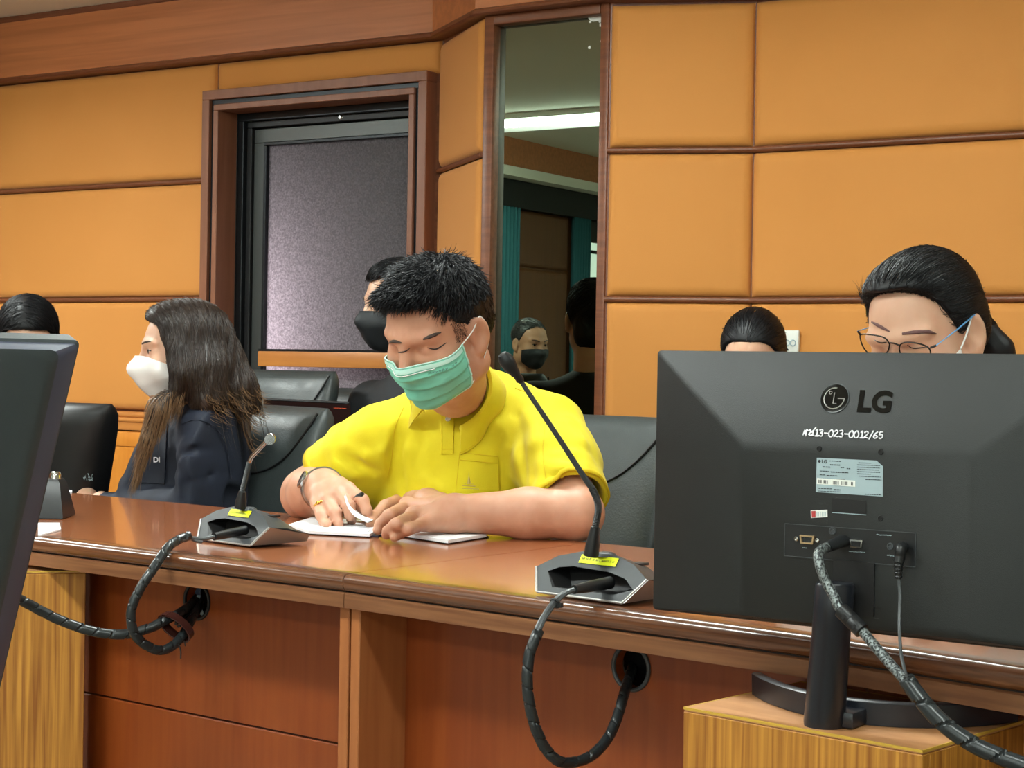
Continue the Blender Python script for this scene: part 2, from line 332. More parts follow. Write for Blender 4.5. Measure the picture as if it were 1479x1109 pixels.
# ---- tall wall mirror
mir = thing('wall_mirror_panel', 'tall narrow wall mirror in brown wooden frame between padded panels', 'mirror', (-2.67, YM, .3))
mm = mat('mirror_glass', 'FFFFFF', .0, metal=1); mm.node_tree.nodes['Principled BSDF'].inputs['Base Color'].default_value = (.27, .33, .26, 1)
b = MB(); b.box((-2.665, YM+.003, 1.2), (.39, .006, 1.86)); build('mirror_glass', b, mm, mir, False)
for nm, c, sz in (('', (-2.867, YM-.012, 1.22), (.036, .05, 1.86)), ('', (-2.466, YM-.012, 1.22), (.030, .05, 1.86)), ('', (-2.6665, YM-.012, 2.134), (.371, .05, .032)), ('', (-2.6665, YM-.012, .3), (.371, .05, .03))):
    b = MB(); b.box(c, sz, bev=.006); build('mirror_frame', b, 'trimwood', mir)
b = MB()
for cx, cz, rx, rz in ((-2.512, 2.112, .028, .010), (-2.497, 2.093, .008, .007), (-2.503, 2.103, .004, .004), (-2.496, 2.045, .005, .004), (-2.536, 2.03, .004, .006), (-2.535, 2.105, .004, .004)):
    b.prism([V3(cx+rx*math.cos(t)*(1+.25*math.sin(3*t+cx*90)), YM-.0005, cz+rz*math.sin(t)*(1+.3*math.cos(2*t))) for t in np.linspace(0, 2*math.pi, 12, endpoint=False)], V3(0, 0, 0), V3(0, -.0008, 0))
build('pale_spot', b, 'white', mir, False, label='small pale spots at the upper right of the glass')  # irregular pale patches just in front of the glass

# ---- socket plate on the right wall
sk = thing('wall_socket', 'white double wall socket plate on the orange padded wall', 'socket', (-1.94, YR-.03, 1.17))
b = MB(); b.box((-1.94, YR-.033, 1.17), (.092, .014, .064), bev=.004); build('plate', b, 'white', sk)
for dx in (-.018, .012, .03):
    b = MB(); b.torus((-1.94+dx, YR-.041, 1.166), .008, .0016, (0, 1, 0), 16, 6); build('socket_ring', b, 'labelGrey', sk)

# ---- left side wall, seen only in the mirror
ws = slab('wall_side_left', [((XL-.1, YB, 0), (XL, YA, CEIL))], 'dim_wall', kind='structure')
b = MB(); b.box((XL+.06, -.25, 2.33), (.12, 5.4, .185)); build('frieze_board', b, 'frieze', ws, False)
b = MB(); b.box((XL+.08, -.25, 2.22), (.16, 5.4, .055)); build('curtain_rail_board', b, 'ceiling', ws, False)
b = MB(); b.box((XL+.03, -.25, 2.11), (.06, 5.4, .16)); build('pelmet_board', b, 'alu', ws, False)
for y0, y1 in ((.15, .38), (-.70, -.51)):
    b = MB(); xs = np.linspace(y0, y1, 25); front = [V3(XL+.05+.018*math.sin(i*1.6), y, 0) for i, y in enumerate(xs)]
    b.loft([[p+V3(0, 0, z) for p in front]+[p+V3(-.012, 0, z) for p in front[::-1]] for z in (.05, 1.2, 2.03)]); c = build('curtain', b, 'curtain', None, True)
    setp(c, 'teal curtain reflected in the wall mirror, %s' % ('at the dark mirror edge' if y0 > 0 else 'beside the bright window'), 'curtain')
for z0, z1 in ((.1, .95), (.96, 1.68), (1.69, 2.03)): pad(ws, (XL, .14, 0), (0, -1, 0), .64, z0, z1, V3(1, 0, 0), m='dim_wall')  # orange padding coloured dark brown to stand for the dim wall
w2 = thing('window_2', None, None, (XL, -1.3, 0)); w2['kind'] = 'structure'
b = MB(); b.box((XL+.012, -1.27, 1.5), (.01, 1.1, .78)); build('pane', b, 'day', w2, False)
b = MB(); b.box((XL+.02, -1.27, 1.96), (.02, 1.14, .13)); build('blind', b, 'dark', w2, False)
for z in (1.08, 1.83): b = MB(); b.box((XL+.025, -1.27, z), (.03, 1.14, .02)); build('glazing_bar', b, 'alu', w2, False)
for y in (-.71, -1.27, -1.83): b = MB(); b.box((XL+.025, y, 1.5), (.03, .025, .84)); build('glazing_bar', b, 'alu', w2, False)

# ---- fluorescent ceiling lights
lamp_words = ['over the left end of the room', 'above the open floor in front of the desks', 'above the camera side of the desks', 'above the second row of chairs', 'above the black monitors', 'by the right side wall', 'at the rear left', 'at the rear middle']
for i, (x, y) in enumerate(LAMPS):
    t = thing('ceiling_light', 'long fluorescent ceiling light with wavy louvre, '+lamp_words[i], 'ceiling light', (x, y, CEIL-.07), 0, 'fluorescent ceiling lights')
    b = MB(); b.box((x, y, CEIL-.015), (1.3, .14, .03), bev=.004); build('housing', b, 'white', t)
    for dy in (-.04, .04): b = MB(); b.tube([(x-.6, y+dy, CEIL-.045), (x+.6, y+dy, CEIL-.045)], .013, 10); build('tube', b, 'tube', t)

w3_ = thing('added_fill_window', None, None, (.2, YB, 1.45)); w3_['kind'] = 'structure'  # window added on the camera side for fill, with a glowing pane
b = MB(); b.box((.2, YB+.008, 1.45), (3.2, .01, 1.2)); build('pane', b, 'day', w3_, False)
for x in (-1.42, -.88, -.34, .2, .74, 1.28, 1.82): b = MB(); b.box((x, YB+.02, 1.45), (.05, .03, 1.26)); build('glazing_bar', b, 'alu', w3_, False)
for z in (.83, 2.07): b = MB(); b.box((.2, YB+.02, z), (3.3, .03, .05)); build('glazing_bar', b, 'alu', w3_, False)

# ================================================================== CONFERENCE DESKS
KD = .955                                                   # desk height .765: all desk distances scale with it
ZT = .765
ev = lambda x, y: V3(x*KD, y*KD, 0)
zf0 = lambda v: np.array(v)*V3(1, 1, 0)
DESKS = [([ev(-2.95, 2.331), ev(-1.688, 2.202)], [ev(-3.40, 3.115), ev(-1.636, 2.905)], 'long reddish wooden conference desk at left, with brown tape round cables at its hole'),
         ([ev(-1.688, 2.202), PZ(1180, 919, ZT), PZ(1479, 964.5, ZT)*2.1-PZ(1180, 919, ZT)*1.1], [ev(-1.636, 2.905), ev(-.90, 2.81), ev(.27, 2.57)], 'reddish wooden conference desk in front of the man in yellow and behind the right monitor')]
def desk(i):
    fr, re_, lab = DESKS[i]; g = .0008; fr = [zf0(p) for p in fr]
    U = [unit(fr[k+1]-fr[k]) for k in range(len(fr)-1)]; fr[0] = fr[0]+U[0]*g; fr[-1] = fr[-1]-U[-1]*g; re_[0] = re_[0]+U[0]*g; re_[-1] = re_[-1]-U[-1]*g
    NV = [V3(u[1], -u[0], 0) for u in U]; nn = [NV[0]]+[unit(NV[k]+NV[k+1]) for k in range(len(NV)-1)]+[NV[-1]]
    t = thing('conference_desk', lab, 'desk', sum(fr+re_)/len(fr+re_), math.atan2(U[0][1], U[0][0]), 'joined conference desks')
    m = MB(); m.prism([p-n*.006 for p, n in zip(fr, nn)]+re_[::-1], V3(0, 0, ZT-.028), V3(0, 0, ZT)); build('tabletop', m, 'deskTop', t, False)
    def run(name, prof, mt):
        m = MB(); m.loft([[p+n*o+V3(0, 0, z) for o, z in prof] for p, n in zip(fr, nn)]); build(name, m, mt, t, 50)
    run('nosing', [(-.03, ZT-.0263), (-.03, ZT+.0004), (-.006, ZT+.0004), (0, ZT-.001), (.0045, ZT-.005), (.0065, ZT-.011), (.006, ZT-.019), (.003, ZT-.024), (-.001, ZT-.0263)], 'deskEdge')
    run('groove', [(-.03, ZT-.030), (-.03, ZT-.0263), (-.004, ZT-.0263), (-.004, ZT-.030)], 'dark')
    run('fascia', [(-.03, ZT-.0515), (-.03, ZT-.0285), (.001, ZT-.0285), (.0035, ZT-.0305), (.0035, ZT-.0515)], 'deskFascia')
    gz = ZT-.0515
    for p, u, n, sg in ((fr[0], U[0], NV[0], 1), (fr[-1], U[-1], NV[-1], -1)):
        m = MB(); c = p+u*sg*.011-n*.275
        m.box(c+V3(0, 0, gz/2), (.020, .53, gz), np.array([u, -n, [0, 0, 1]]), bev=.0015, seg=1); build('gable', m, 'deskLeg', t, False)
    zj = (.472, .447)[i]; R_ = .112
    for k in range(len(U)):
        u, n = U[k], NV[k]; p0 = fr[k]-n*R_; L = np.linalg.norm(fr[k+1]-fr[k])
        hp = PL(285, 868, p0, n) if i == 0 else (PL(912, 964, p0, n) if k == 0 else None)
        s0 = .021 if k == 0 else -.001; s1 = L-.021 if k == len(U)-1 else L-.001
        if i == 1 and k == 0: s1 = L+.004
        ax = np.array([u, -n, [0, 0, 1]])
        m = MB(); m.box(p0+u*(s0+s1)/2-n*.009+V3(0, 0, (.06+zj-.004)/2), (s1-s0, .018, zj-.004-.06), ax, bev=.002, seg=1); build('lower_front_panel', m, 'deskPanel', t, False)
        m = MB()
        if hp is None: m.box(p0+u*(s0+s1)/2-n*.009+V3(0, 0, (gz+zj)/2), (s1-s0, .018, gz-zj), ax); build('upper_front_panel', m, 'deskPanel', t, False)
        else:
            hs, hz = np.dot(hp-p0, u), hp[2]; r = .029; A = sorted(list(np.linspace(-math.pi, math.pi, 32, endpoint=False))+[math.atan2(z-hz, s-hs) for s in (s0, s1) for z in (zj, gz)])
            def rim(q):
                c, w = math.cos(q), math.sin(q); kk = min(((s1-hs) if c > 0 else (s0-hs))/c if abs(c) > 1e-6 else 9, ((gz-hz) if w > 0 else (zj-hz))/w if abs(w) > 1e-6 else 9)
                return hs+kk*c, hz+kk*w
            W3 = lambda s, z, d: p0+u*s-n*d+V3(0, 0, z)
            m.loft([[W3(hs+r*math.cos(q), hz+r*math.sin(q), .018) for q in A], [W3(hs+r*math.cos(q), hz+r*math.sin(q), 0) for q in A], [W3(*rim(q), 0) for q in A], [W3(*rim(q), .018) for q in A]], False)
            build('upper_front_panel', m, 'deskPanel', t, False)
            m = MB(); m.torus(W3(hs, hz, -.001), r+.002, .0033, n, 32, 8); build('cable_hole_ring', m, 'micGrey' if i else 'dark', t)
            m = MB(); m.prism([W3(hs+.06*math.cos(q), hz+.06*math.sin(q), .06) for q in np.linspace(0, 6.28, 16)[:-1]], -n*0, -n*.01); build('hole_shade_disc', m, 'dark', t, False)  # near-black disc stands in for the shade inside the hole
    return t
for i in range(2): desk(i)

# ================================================================== WOODEN BOXES UNDER THE MONITORS
def wood_box(fl, fr, depth, z1, label, edge=True):
    u = unit(fr-fl); n = V3(u[1], -u[0], 0); L = np.linalg.norm((fr-fl)[:2]); ax = np.array([u, n, [0, 0, 1]]); c = (fl+fr)/2-n*depth/2; c[2] = 0
    t = thing('wooden_box', label, 'box', c, math.atan2(u[1], u[0]), 'wooden monitor boxes')
    h = z1-.005
    for nm, q, sz in (('front_board', c+n*(depth/2-.008), (L, .016, h)), ('back_board', c-n*(depth/2-.008), (L, .016, h)), ('side_board', c+u*(L/2-.008), (.016, depth-.032, h)), ('side_board', c-u*(L/2-.008), (.016, depth-.032, h))):
        m = MB(); m.box(q+V3(0, 0, h/2), sz, ax, bev=.001, seg=1); build(nm, m, 'oak', t, False)
    m = MB(); m.box(c+V3(0, 0, z1-.0025), (L-.0005, depth-.0005, .0048), ax, bev=.0012, seg=1); build('top_board', m, 'oakTop', t, False)
    m = MB()
    for s in (1, -1): m.bar(c+n*s*(depth/2-.001)-u*L/2+V3(0, 0, z1-.0012), c+n*s*(depth/2-.001)+u*L/2+V3(0, 0, z1-.0012), .0028, .0022, n); m.bar(c+u*s*(L/2-.001)-n*depth/2+V3(0, 0, z1-.0012), c+u*s*(L/2-.001)+n*depth/2+V3(0, 0, z1-.0012), .0028, .0022, u)
    build('worn_edge', m, 'oakEdge', t, False, label='worn yellow top edge')
    return t
ZB = .685
bfl, bfr = PZ(987.3, 1021, ZB), PZ(1332.5, 1084, ZB)
wood_box(bfl, bfr, .25, ZB, 'golden wooden box under the monitor with white handwriting')
lfr = P(124, 823, 3.11)*V3(1, 1, 0)
lru = unit(V3(lfr[1], -lfr[0], 0)); wood_box(lfr-lru*.36, lfr, .085, .706, 'golden wooden box tucked under the left end of the long desk')

# ================================================================== MONITOR seen from behind
def monitor(bl, br, h, label, lean=0., bev=.135, ymid=.665, mats='monback', dp=.036):
    """bl, br: lower rear rim corners; n points out of the back"""
    u = unit(br-bl); Lw = np.linalg.norm(br-bl); hn = V3(u[1], -u[0], 0); v = unit(V3(0, 0, 1)*math.cos(lean)+hn*math.sin(lean)); n = np.cross(u, v)
    Q = lambda x, y, w=0: bl+u*x+v*y+n*w
    t = thing('computer_monitor', label, 'monitor', (bl+br)/2+V3(0, 0, ZB-bl[2]), math.atan2(u[1], u[0]), 'black monitors on wooden boxes')
    m = MB(); r = .006
    def rr(x0, x1, y0, y1, w, r=.005): 
        out = []
        for cx, cy, a0 in ((x1-r, y1-r, 0), (x0+r, y1-r, 90), (x0+r, y0+r, 180), (x1-r, y0+r, 270)):
            out += [Q(cx+r*math.cos(math.radians(a0+k)), cy+r*math.sin(math.radians(a0+k)), w) for k in (0, 30, 60, 90)]
        return out
    x0, x1, y0, y1 = bev, Lw-bev, .012, h*ymid
    m.loft([rr(.002, Lw-.002, .002, h-.002, -.014), rr(0, Lw, 0, h, -.012), rr(0, Lw, 0, h, -.001), rr(.002, Lw-.002, .002, h-.002, .0005), rr(x0-.004, x1+.004, y0-.002, y1+.004, dp-.0025, .008), rr(x0+.004, x1-.004, y0+.002, y1-.004, dp, .008)])
    if mats != 'monback': m.mi = [1 if 3*16 <= i < 4*16 else 0 for i in range(len(m.f))]
    build('back_cover', m, [mats, 'monbevel'] if mats != 'monback' else mats, t, 28)
    m = MB(); m.prism([Q(.008, .02, -.0142), Q(Lw-.008, .02, -.0142), Q(Lw-.008, h-.008, -.0142), Q(.008, h-.008, -.0142)], n*0, -n*.0006); build('screen', m, 'gloss', t, False)
    return t, Q, u, v, n, Lw
mbl, mtl = P(942.5, 880, 2.139), P(946, 506, 2.139)
mdir = unit((P(1479, 939.5, 1.869)-mbl)*V3(1, 1, 0)); MH = mtl[2]-mbl[2]; MW = .556
mon, MQ, mu, mv, mn, _ = monitor(mbl, mbl+mdir*MW, MH, 'black monitor seen from behind with white handwritten number and two cables')
def mp(x, y, w=.036): q = PL(x, y, mbl+mn*w, mn)-mbl; return np.dot(q, mu), np.dot(q, mv)
def MP(x, y, w=.036): a, b = mp(x, y, w); return MQ(a, b, w)
# emblem and lettering, pressed into the sloping upper facet
y1 = MH*.665; facet_n = unit(np.cross(mu, (MQ(.2, MH-.002, .0005)-MQ(.2, y1+.004, .0335)))); facet_v = unit(np.cross(facet_n, mu)); fp0 = MQ(.2, y1+.004, .0335)
if np.dot(facet_n, mn) < 0: facet_n = -facet_n
facet_v = unit(MQ(.2, MH-.002, .0005)-MQ(.2, y1+.004, .0335))
ce = PL(1205.5, 575.5, fp0, facet_n)
m = MB(); R0 = .0172
m.lathe([(R0, 0), (R0, .0006), (R0-.0012, .0008)], ce-facet_n*.0003, facet_n, 36); emb = build('emblem', m, 'gloss', mon, 40, label='round glossy emblem with a stylised face')
m = MB(); E3 = lambda a, b, w=.0012: ce+mu*a+facet_v*b+facet_n*w
m.tube([E3(.0125*math.cos(q), .0125*math.sin(q)) for q in np.linspace(math.radians(82), math.radians(360), 40)], .0007, 6)
m.tube([E3(.0125, 0), E3(.0045, 0)], .0007, 6); m.tube([E3(-.0005, .0068), E3(-.0005, -.0062), E3(.0035, -.0062)], .0007, 6); m.torus(E3(-.0055, .0066), .0018, .0005, facet_n, 16, 5)
build('emblem_lines', m, 'micSilver', emb)
m = MB(); m.torus(ce+facet_n*.0004, R0+.0003, .0006, facet_n, 40, 6); build('emblem_rim', m, 'micGrey', emb)
lo = PL(1236.5, 593.5, fp0, facet_n)
text_mesh('lettering', 'LG', .0345, lo+facet_n*.0003, mu, facet_v, 'gloss', mon, .0006, .0012)
# handwritten inventory number in white marker
hw = PL(1160, 629, fp0, facet_n); k = .0078
digits = {'1': [[(.2, .75), (.45, 1), (.45, 0)], [(.15, 0), (.75, 0)]], '3': [[(.05, .9), (.5, 1), (.55, .65), (.25, .52), (.62, .4), (.5, 0), (.02, .1)]], '0': [[(.35, 1), (.02, .6), (.15, .05), (.55, 0), (.72, .5), (.5, .95), (.35, 1)]],
          '2': [[(.05, .75), (.35, 1), (.6, .7), (.05, .02), (.3, .08), (.7, 0)]], '-': [[(.05, .5), (.65, .47)]], '/': [[(.05, -.2), (.6, 1.15)]], '6': [[(.6, 1), (.15, .6), (.05, .2), (.35, 0), (.6, .25), (.35, .45), (.1, .3)]],
          '8': [[(.35, .52), (.08, .78), (.35, 1), (.6, .78), (.05, .25), (.35, 0), (.62, .25), (.35, .52)]], 'k': [[(.0, 0), (.18, .85), (.32, .5), (.5, .95), (.62, .75)], [(.5, .95), (.42, 0), (.58, .12)], [(.12, .35), (.3, .42)]],
          'p': [[(.0, .7), (.2, .95), (.35, .6), (.1, .2), (.5, .05), (.95, .1)], [(.45, .5), (.75, .8), (.7, .15)], [(.75, .8), (1.1, 1.35)]]}
digits['5'] = [[(.6, 1), (.15, .95), (.1, .55), (.5, .6), (.6, .25), (.35, 0), (.05, .1)]]
m = MB(); xx = 0
for ch in 'kp13-023-0012/65':
    strokes(m, [[(a, b) for a, b in pl] for pl in digits[ch]], hw+mu*xx*k+facet_n*.0006-facet_v*xx*k*.0, mu*k, facet_v*k, .00082, 6); xx += {'k': .8, 'p': .95, '1': .72, '-': .78, '/': .68}.get(ch, .8)
build('handwriting', m, 'marker', mon, label='white handwritten number 13-023-0012/65')
# mounting holes, rating label, small sticker, slot
for x, y in ((1183, 648), (1272, 652.5), (1271.5, 748.5)):
    m = MB(); c = MP(x, y, .0362); m.torus(c, .0026, .0007, mn, 16, 6); m.lathe([(.0026, 0), (.0026, .0002)], c, mn, 12); build('mount_hole', m, ['dark'], mon)
q = [mp(*c) for c in ((1180, 661), (1266, 665), (1275.5, 673.5), (1275, 717), (1178.5, 710.5))]
m = MB(); m.prism([MQ(a, b, .0361) for a, b in q], mn*0, mn*.0004); lab = build('rating_label', m, 'labelGrey', mon, False, label='pale grey rating label with printed lines')
lb0 = MP(1180, 661, .0367); 
def onlab(x, y): return MP(x, y, .0367)
text_mesh('label_print', 'LG', .0055, onlab(1186.5, 668.5), mu, mv, 'ink', lab, .00008, .0001)
m = MB(); m.lathe([(.0017, 0), (.0017, .0002)], onlab(1183.5, 666), mn, 14)
rs = random.Random(3)
for (x0_, y0_, w_, r_) in ((1198, 665.5, 17, .35), (1199, 671, 15, .6), (1188, 674, 11, .5), (1214, 675, 5, .3), (1223, 676.5, 5, .5), (1184, 680, 13, .3), (1200, 681.5, 25, .55), (1184, 685.5, 8, .3), (1194, 686.5, 16, .35), (1184, 691, 22, .35), (1208, 692.5, 13, .6), (1182, 705, 20, .35), (1204, 707, 10, .6), (1182, 709, 32, .25), (1240, 668, 18, .25), (1238, 671, 33, .25), (1238, 674.3, 33, .25), (1238, 677.5, 32, .25), (1238, 680.8, 33, .25), (1238, 684, 20, .25), (1240, 687.5, 32, .25), (1250, 692, 23, .4), (1249, 713.5, 24, .4)):
    x = x0_
    while x < x0_+w_:
        w = rs.uniform(1.5, 4); sl = (x-x0_)*.045
        a, b = onlab(x, y0_+sl), onlab(min(x+w, x0_+w_), y0_+sl+w*.045); m.bar(a, b, .0013*(r_+.3), .0002, mn); x += w+.8
build('label_print', m, 'ink', lab, False, kind='stuff')
m = MB(); m.prism([onlab(*c) for c in ((1180, 690.2), (1235.5, 694), (1235.3, 703), (1179.6, 699))], mn*0, mn*.0002); build('barcode_strip', m, 'white', lab, False)
m = MB(); x = 1182
while x < 1233:
    w = rs.choice((.5, .8, 1.3)); s = (x-1180)*.068
    if not any(abs(x-g) < 1.6 for g in (1188, 1199, 1213, 1226)): m.prism([onlab(x, 692.6+s), onlab(x+w, 692.6+s), onlab(x+w, 697.8+s), onlab(x, 697.8+s)], mn*.0002, mn*.0003)
    x += w+rs.choice((.6, 1, 1.5))
build('barcode', m, 'ink', lab, False, kind='stuff')
m = MB(); m.prism([MP(*c, .0362) for c in ((1171, 737), (1195, 736), (1195.3, 746.5), (1171.4, 748))], mn*0, mn*.0003); stc = build('sticker', m, 'white', mon, False, label='tiny white and red warranty sticker')
m = MB(); m.prism([MP(*c, .0366) for c in ((1172, 738), (1178, 737.8), (1178, 747), (1172.4, 747.3))], mn*0, mn*.0001); build('sticker_print', m, 'red', stc, False)
m = MB()
for i in range(6): x = 1180+i*2.5; m.bar(MP(x, 739, .0366), MP(x, 745.5, .0366), .0006, .0001, mn)
build('sticker_print', m, 'labelGrey', stc, False)
m = MB(); m.prism([MP(*c, .0361) for c in ((1202, 719), (1251, 723), (1251, 743), (1201, 740))], mn*0, mn*.0003); m.cur = 1; m.bar(MP(1201.5, 740, .0364), MP(1251, 743.5, .0364), .0008, .0006, mn); build('cover_plate', m, ['dark', 'labelGrey'], mon, False)
# connector bay: recessed tray with ports
bay = [mp(*c) for c in ((1134, 756), (1323, 770.5), (1322, 819), (1133, 802.5))]; bx0, bx1 = bay[0][0], bay[1][0]; by1, by0 = bay[0][1], bay[3][1]
m = MB(); 
m.prism([MQ(bx0, by0, .0361), MQ(bx1, by0, .0361), MQ(bx1, by1, .0361), MQ(bx0, by1, .0361)], mn*0, mn*.0004)
m.cur = 1; m.bar(MQ(bx0, by0, .0368), MQ(bx1, by0, .0368), .0009, .0012, mn); m.bar(MQ(bx0, by1, .0366), MQ(bx1, by1, .0366), .0008, .001, mn); m.bar(MQ(bx0, by0, .0366), MQ(bx0, by1, .0366), .0008, .001, mn); m.bar(MQ(bx1, by0, .0366), MQ(bx1, by1, .0366), .0008, .001, mn)
bayo = build('connector_bay', m, ['black', 'micGrey'], mon, False)
def port(name, x, y, w, h_, mt, inner='dark', tz=.004):
    c = mp(x, y, .0368); m = MB(); W_ = .0366
    o = [(-w, h_), (w, h_), (w*.84, -h_), (-w*.84, -h_)]; i_ = [(a*.78, b*.66) for a, b in o]
    m.loft([[MQ(c[0]+a, c[1]+b, W_) for a, b in o], [MQ(c[0]+a, c[1]+b, W_+tz) for a, b in o], [MQ(c[0]+a, c[1]+b, W_+tz) for a, b in i_], [MQ(c[0]+a, c[1]+b, W_+.0005) for a, b in i_]], False)
    m.cur = 1; m.prism([MQ(c[0]+a, c[1]+b, W_+.0005) for a, b in i_], mn*0, mn*.0003); return build(name, m, [mt, inner], bayo, False)
pg = port('vga_port', 1167, 779, .0090, .0048, 'vga', 'micGrey')
m = MB(); c = mp(1167, 779)
for r_ in range(3):
    for k_ in range(5): m.sphere(MQ(c[0]-.005+k_*.0025+(r_ % 2)*.0008, c[1]+.0018-r_*.0018, .038), .0005, 6, 4)
build('pin_holes', m, 'dark', bayo, False, kind='stuff')
for dx in (-15.5, 14.5): m = MB(); c = MP(1167+dx, 779+dx*.07, .0366); m.lathe([(.0028, 0), (.0028, .003), (.0016, .0032), (.0016, .001)], c, mn, 6); build('screw_post', m, 'chrome', bayo, False)
port('hdmi_port', 1238, 785, .0078, .0044, 'chrome')
for x, y, r_ in ((1202.5, 767, .0045), (1286, 789, .0042)): m = MB(); c = MP(x, y, .0366); m.torus(c, r_*.75, r_*.25, mn, 18, 6); m.lathe([(r_*.5, 0), (r_*.5, .0004)], c, mn, 12); build('screw' if x < 1250 else 'audio_jack', m, 'micGrey', bayo)
m = MB()
for x0_, y0_, n_ in ((1159, 791, 6), (1226, 796, 24), (1266, 772, 20), (1281, 802, 14)):
    x = x0_
    while x < x0_+n_: m.bar(MP(x, y0_+(x-x0_)*.08, .0367), MP(x+1.5, y0_+(x-x0_)*.08-rs.uniform(-.8, .8), .0367), .0009, .0003, mn); x += 2.2
build('port_print', m, 'labelGrey', bayo, False, kind='stuff')
m = MB(); m.prism([MP(*c, .0362) for c in ((1260, 876), (1272, 877), (1272, 880), (1260, 879))], mn*0, mn*.0004); m.cur = 1; m.bar(MP(1263, 893, .0363), MP(1270, 894, .0363), .0005, .0003, mn); build('lock_slot', m, ['dark', 'micGrey'], mon, False)
m = MB()
for i in range(16): x = 1088+i*3.6; a = MP(x, 889+i*.35, .025); m.bar(a-mv*.002, a+mv*.002, .0011, .004, mn)
build('vent_slots', m, 'dark', mon, False, kind='stuff')
# stand: round-fronted neck on a curved foot
un = mn; nb = PZ(1190, 1048, ZB)+mn*.0; nt_ = PL(1211, 856, MQ(.27, .02, .06), mn)
ax_t = MQ(mp(1211, 860)[0]+.006, .062, .040)
m = MB(); rings = []
for f_, w_, d_ in ((0, .0225, .036), (.03, .0235, .036), (.66, .0215, .036), (.67, .0218, .0365), (.985, .0218, .0365), (1, .0195, .034)):
    base = nb*(1-f_)+(ax_t+mn*.018)*f_; base = base+V3(0, 0, 0)
    rings.append([base+mu*(w_*math.cos(q))*1.0+mn*(d_*.62*(math.sin(q) if math.sin(q) > -.55 else -.55)) for q in np.linspace(0, 2*math.pi, 28, endpoint=False)])
for r_ in rings: pass
m.loft(rings); neck = build('stand_neck', m, 'monbase', mon, 50)
m = MB(); m.box(MQ(mp(1226, 858)[0]+.006, .055, .0365), (.050, .004, .06), np.array([mu, mn, mv])); build('neck_socket', m, 'dark', mon, False)
arc_px = [(1086, 1003), (1105, 1014), (1140, 1027), (1185, 1038), (1240, 1046), (1300, 1051), (1360, 1052), (1420, 1049), (1470, 1043)]
arc = smooth_path([PZ(x, y, ZB) for x, y in arc_px], 48)
m = MB(); Tn = np.gradient(arc, axis=0); rings = []
for p, d in zip(arc, Tn):
    d = unit(d*V3(1, 1, 0)); o = V3(d[1], -d[0], 0); hh = .028
    rings.append([p+V3(0, 0, .0005), p+o*0.001+V3(0, 0, hh-.002), p-o*.002+V3(0, 0, hh), p-o*.010+V3(0, 0, hh), p-o*.012+V3(0, 0, hh-.003), p-o*.012+V3(0, 0, .0005)])
m.loft(rings); build('stand_foot', m, 'monbase', mon, 50)
mid_arc = PZ(1225, 1044, ZB)
m = MB(); m.box((nb+mid_arc)/2-mn*.006+V3(0, 0, .010), (.058, .05, .0185), np.array([mu, mn, [0, 0, 1]]), bev=.003); build('foot_bridge', m, 'monbase', mon)

# left monitor, close to the camera, leaning back
lD = 1.27
ltr = P(117, 492, lD); 
lu = unit(V3(.22, .975, 0))
lean = math.radians(22); hn = V3(lu[1], -lu[0], 0); lv = unit(V3(0, 0, 1)*math.cos(lean)+hn*math.sin(lean))
lbr = ltr-lv*.322
lmon, LQ, *_ = monitor(lbr-lu*.556, lbr, .322, 'black monitor at the left edge of the photo, close and leaning back', lean, .030, .985, 'monleft', .020)
m = MB(); pc = LQ(.278, .05, .03); foot = V3(pc[0], pc[1]-.04, ZB); m.tube([pc, (pc*.5+foot*.5), foot], .022, 16); build('stand_neck', m, 'monbase', lmon)
m = MB(); m.lathe([(.11, 0), (.11, .008), (.105, .012), (.02, .014)], foot, (0, 0, 1), 32); build('stand_foot', m, 'monbase', lmon)
wood_box(foot+V3(-.17, -.15, 0)-V3(0, 0, ZB), foot+V3(.15, -.06, 0)-V3(0, 0, ZB), .22, ZB, 'golden wooden box out of view under the leaning left monitor')

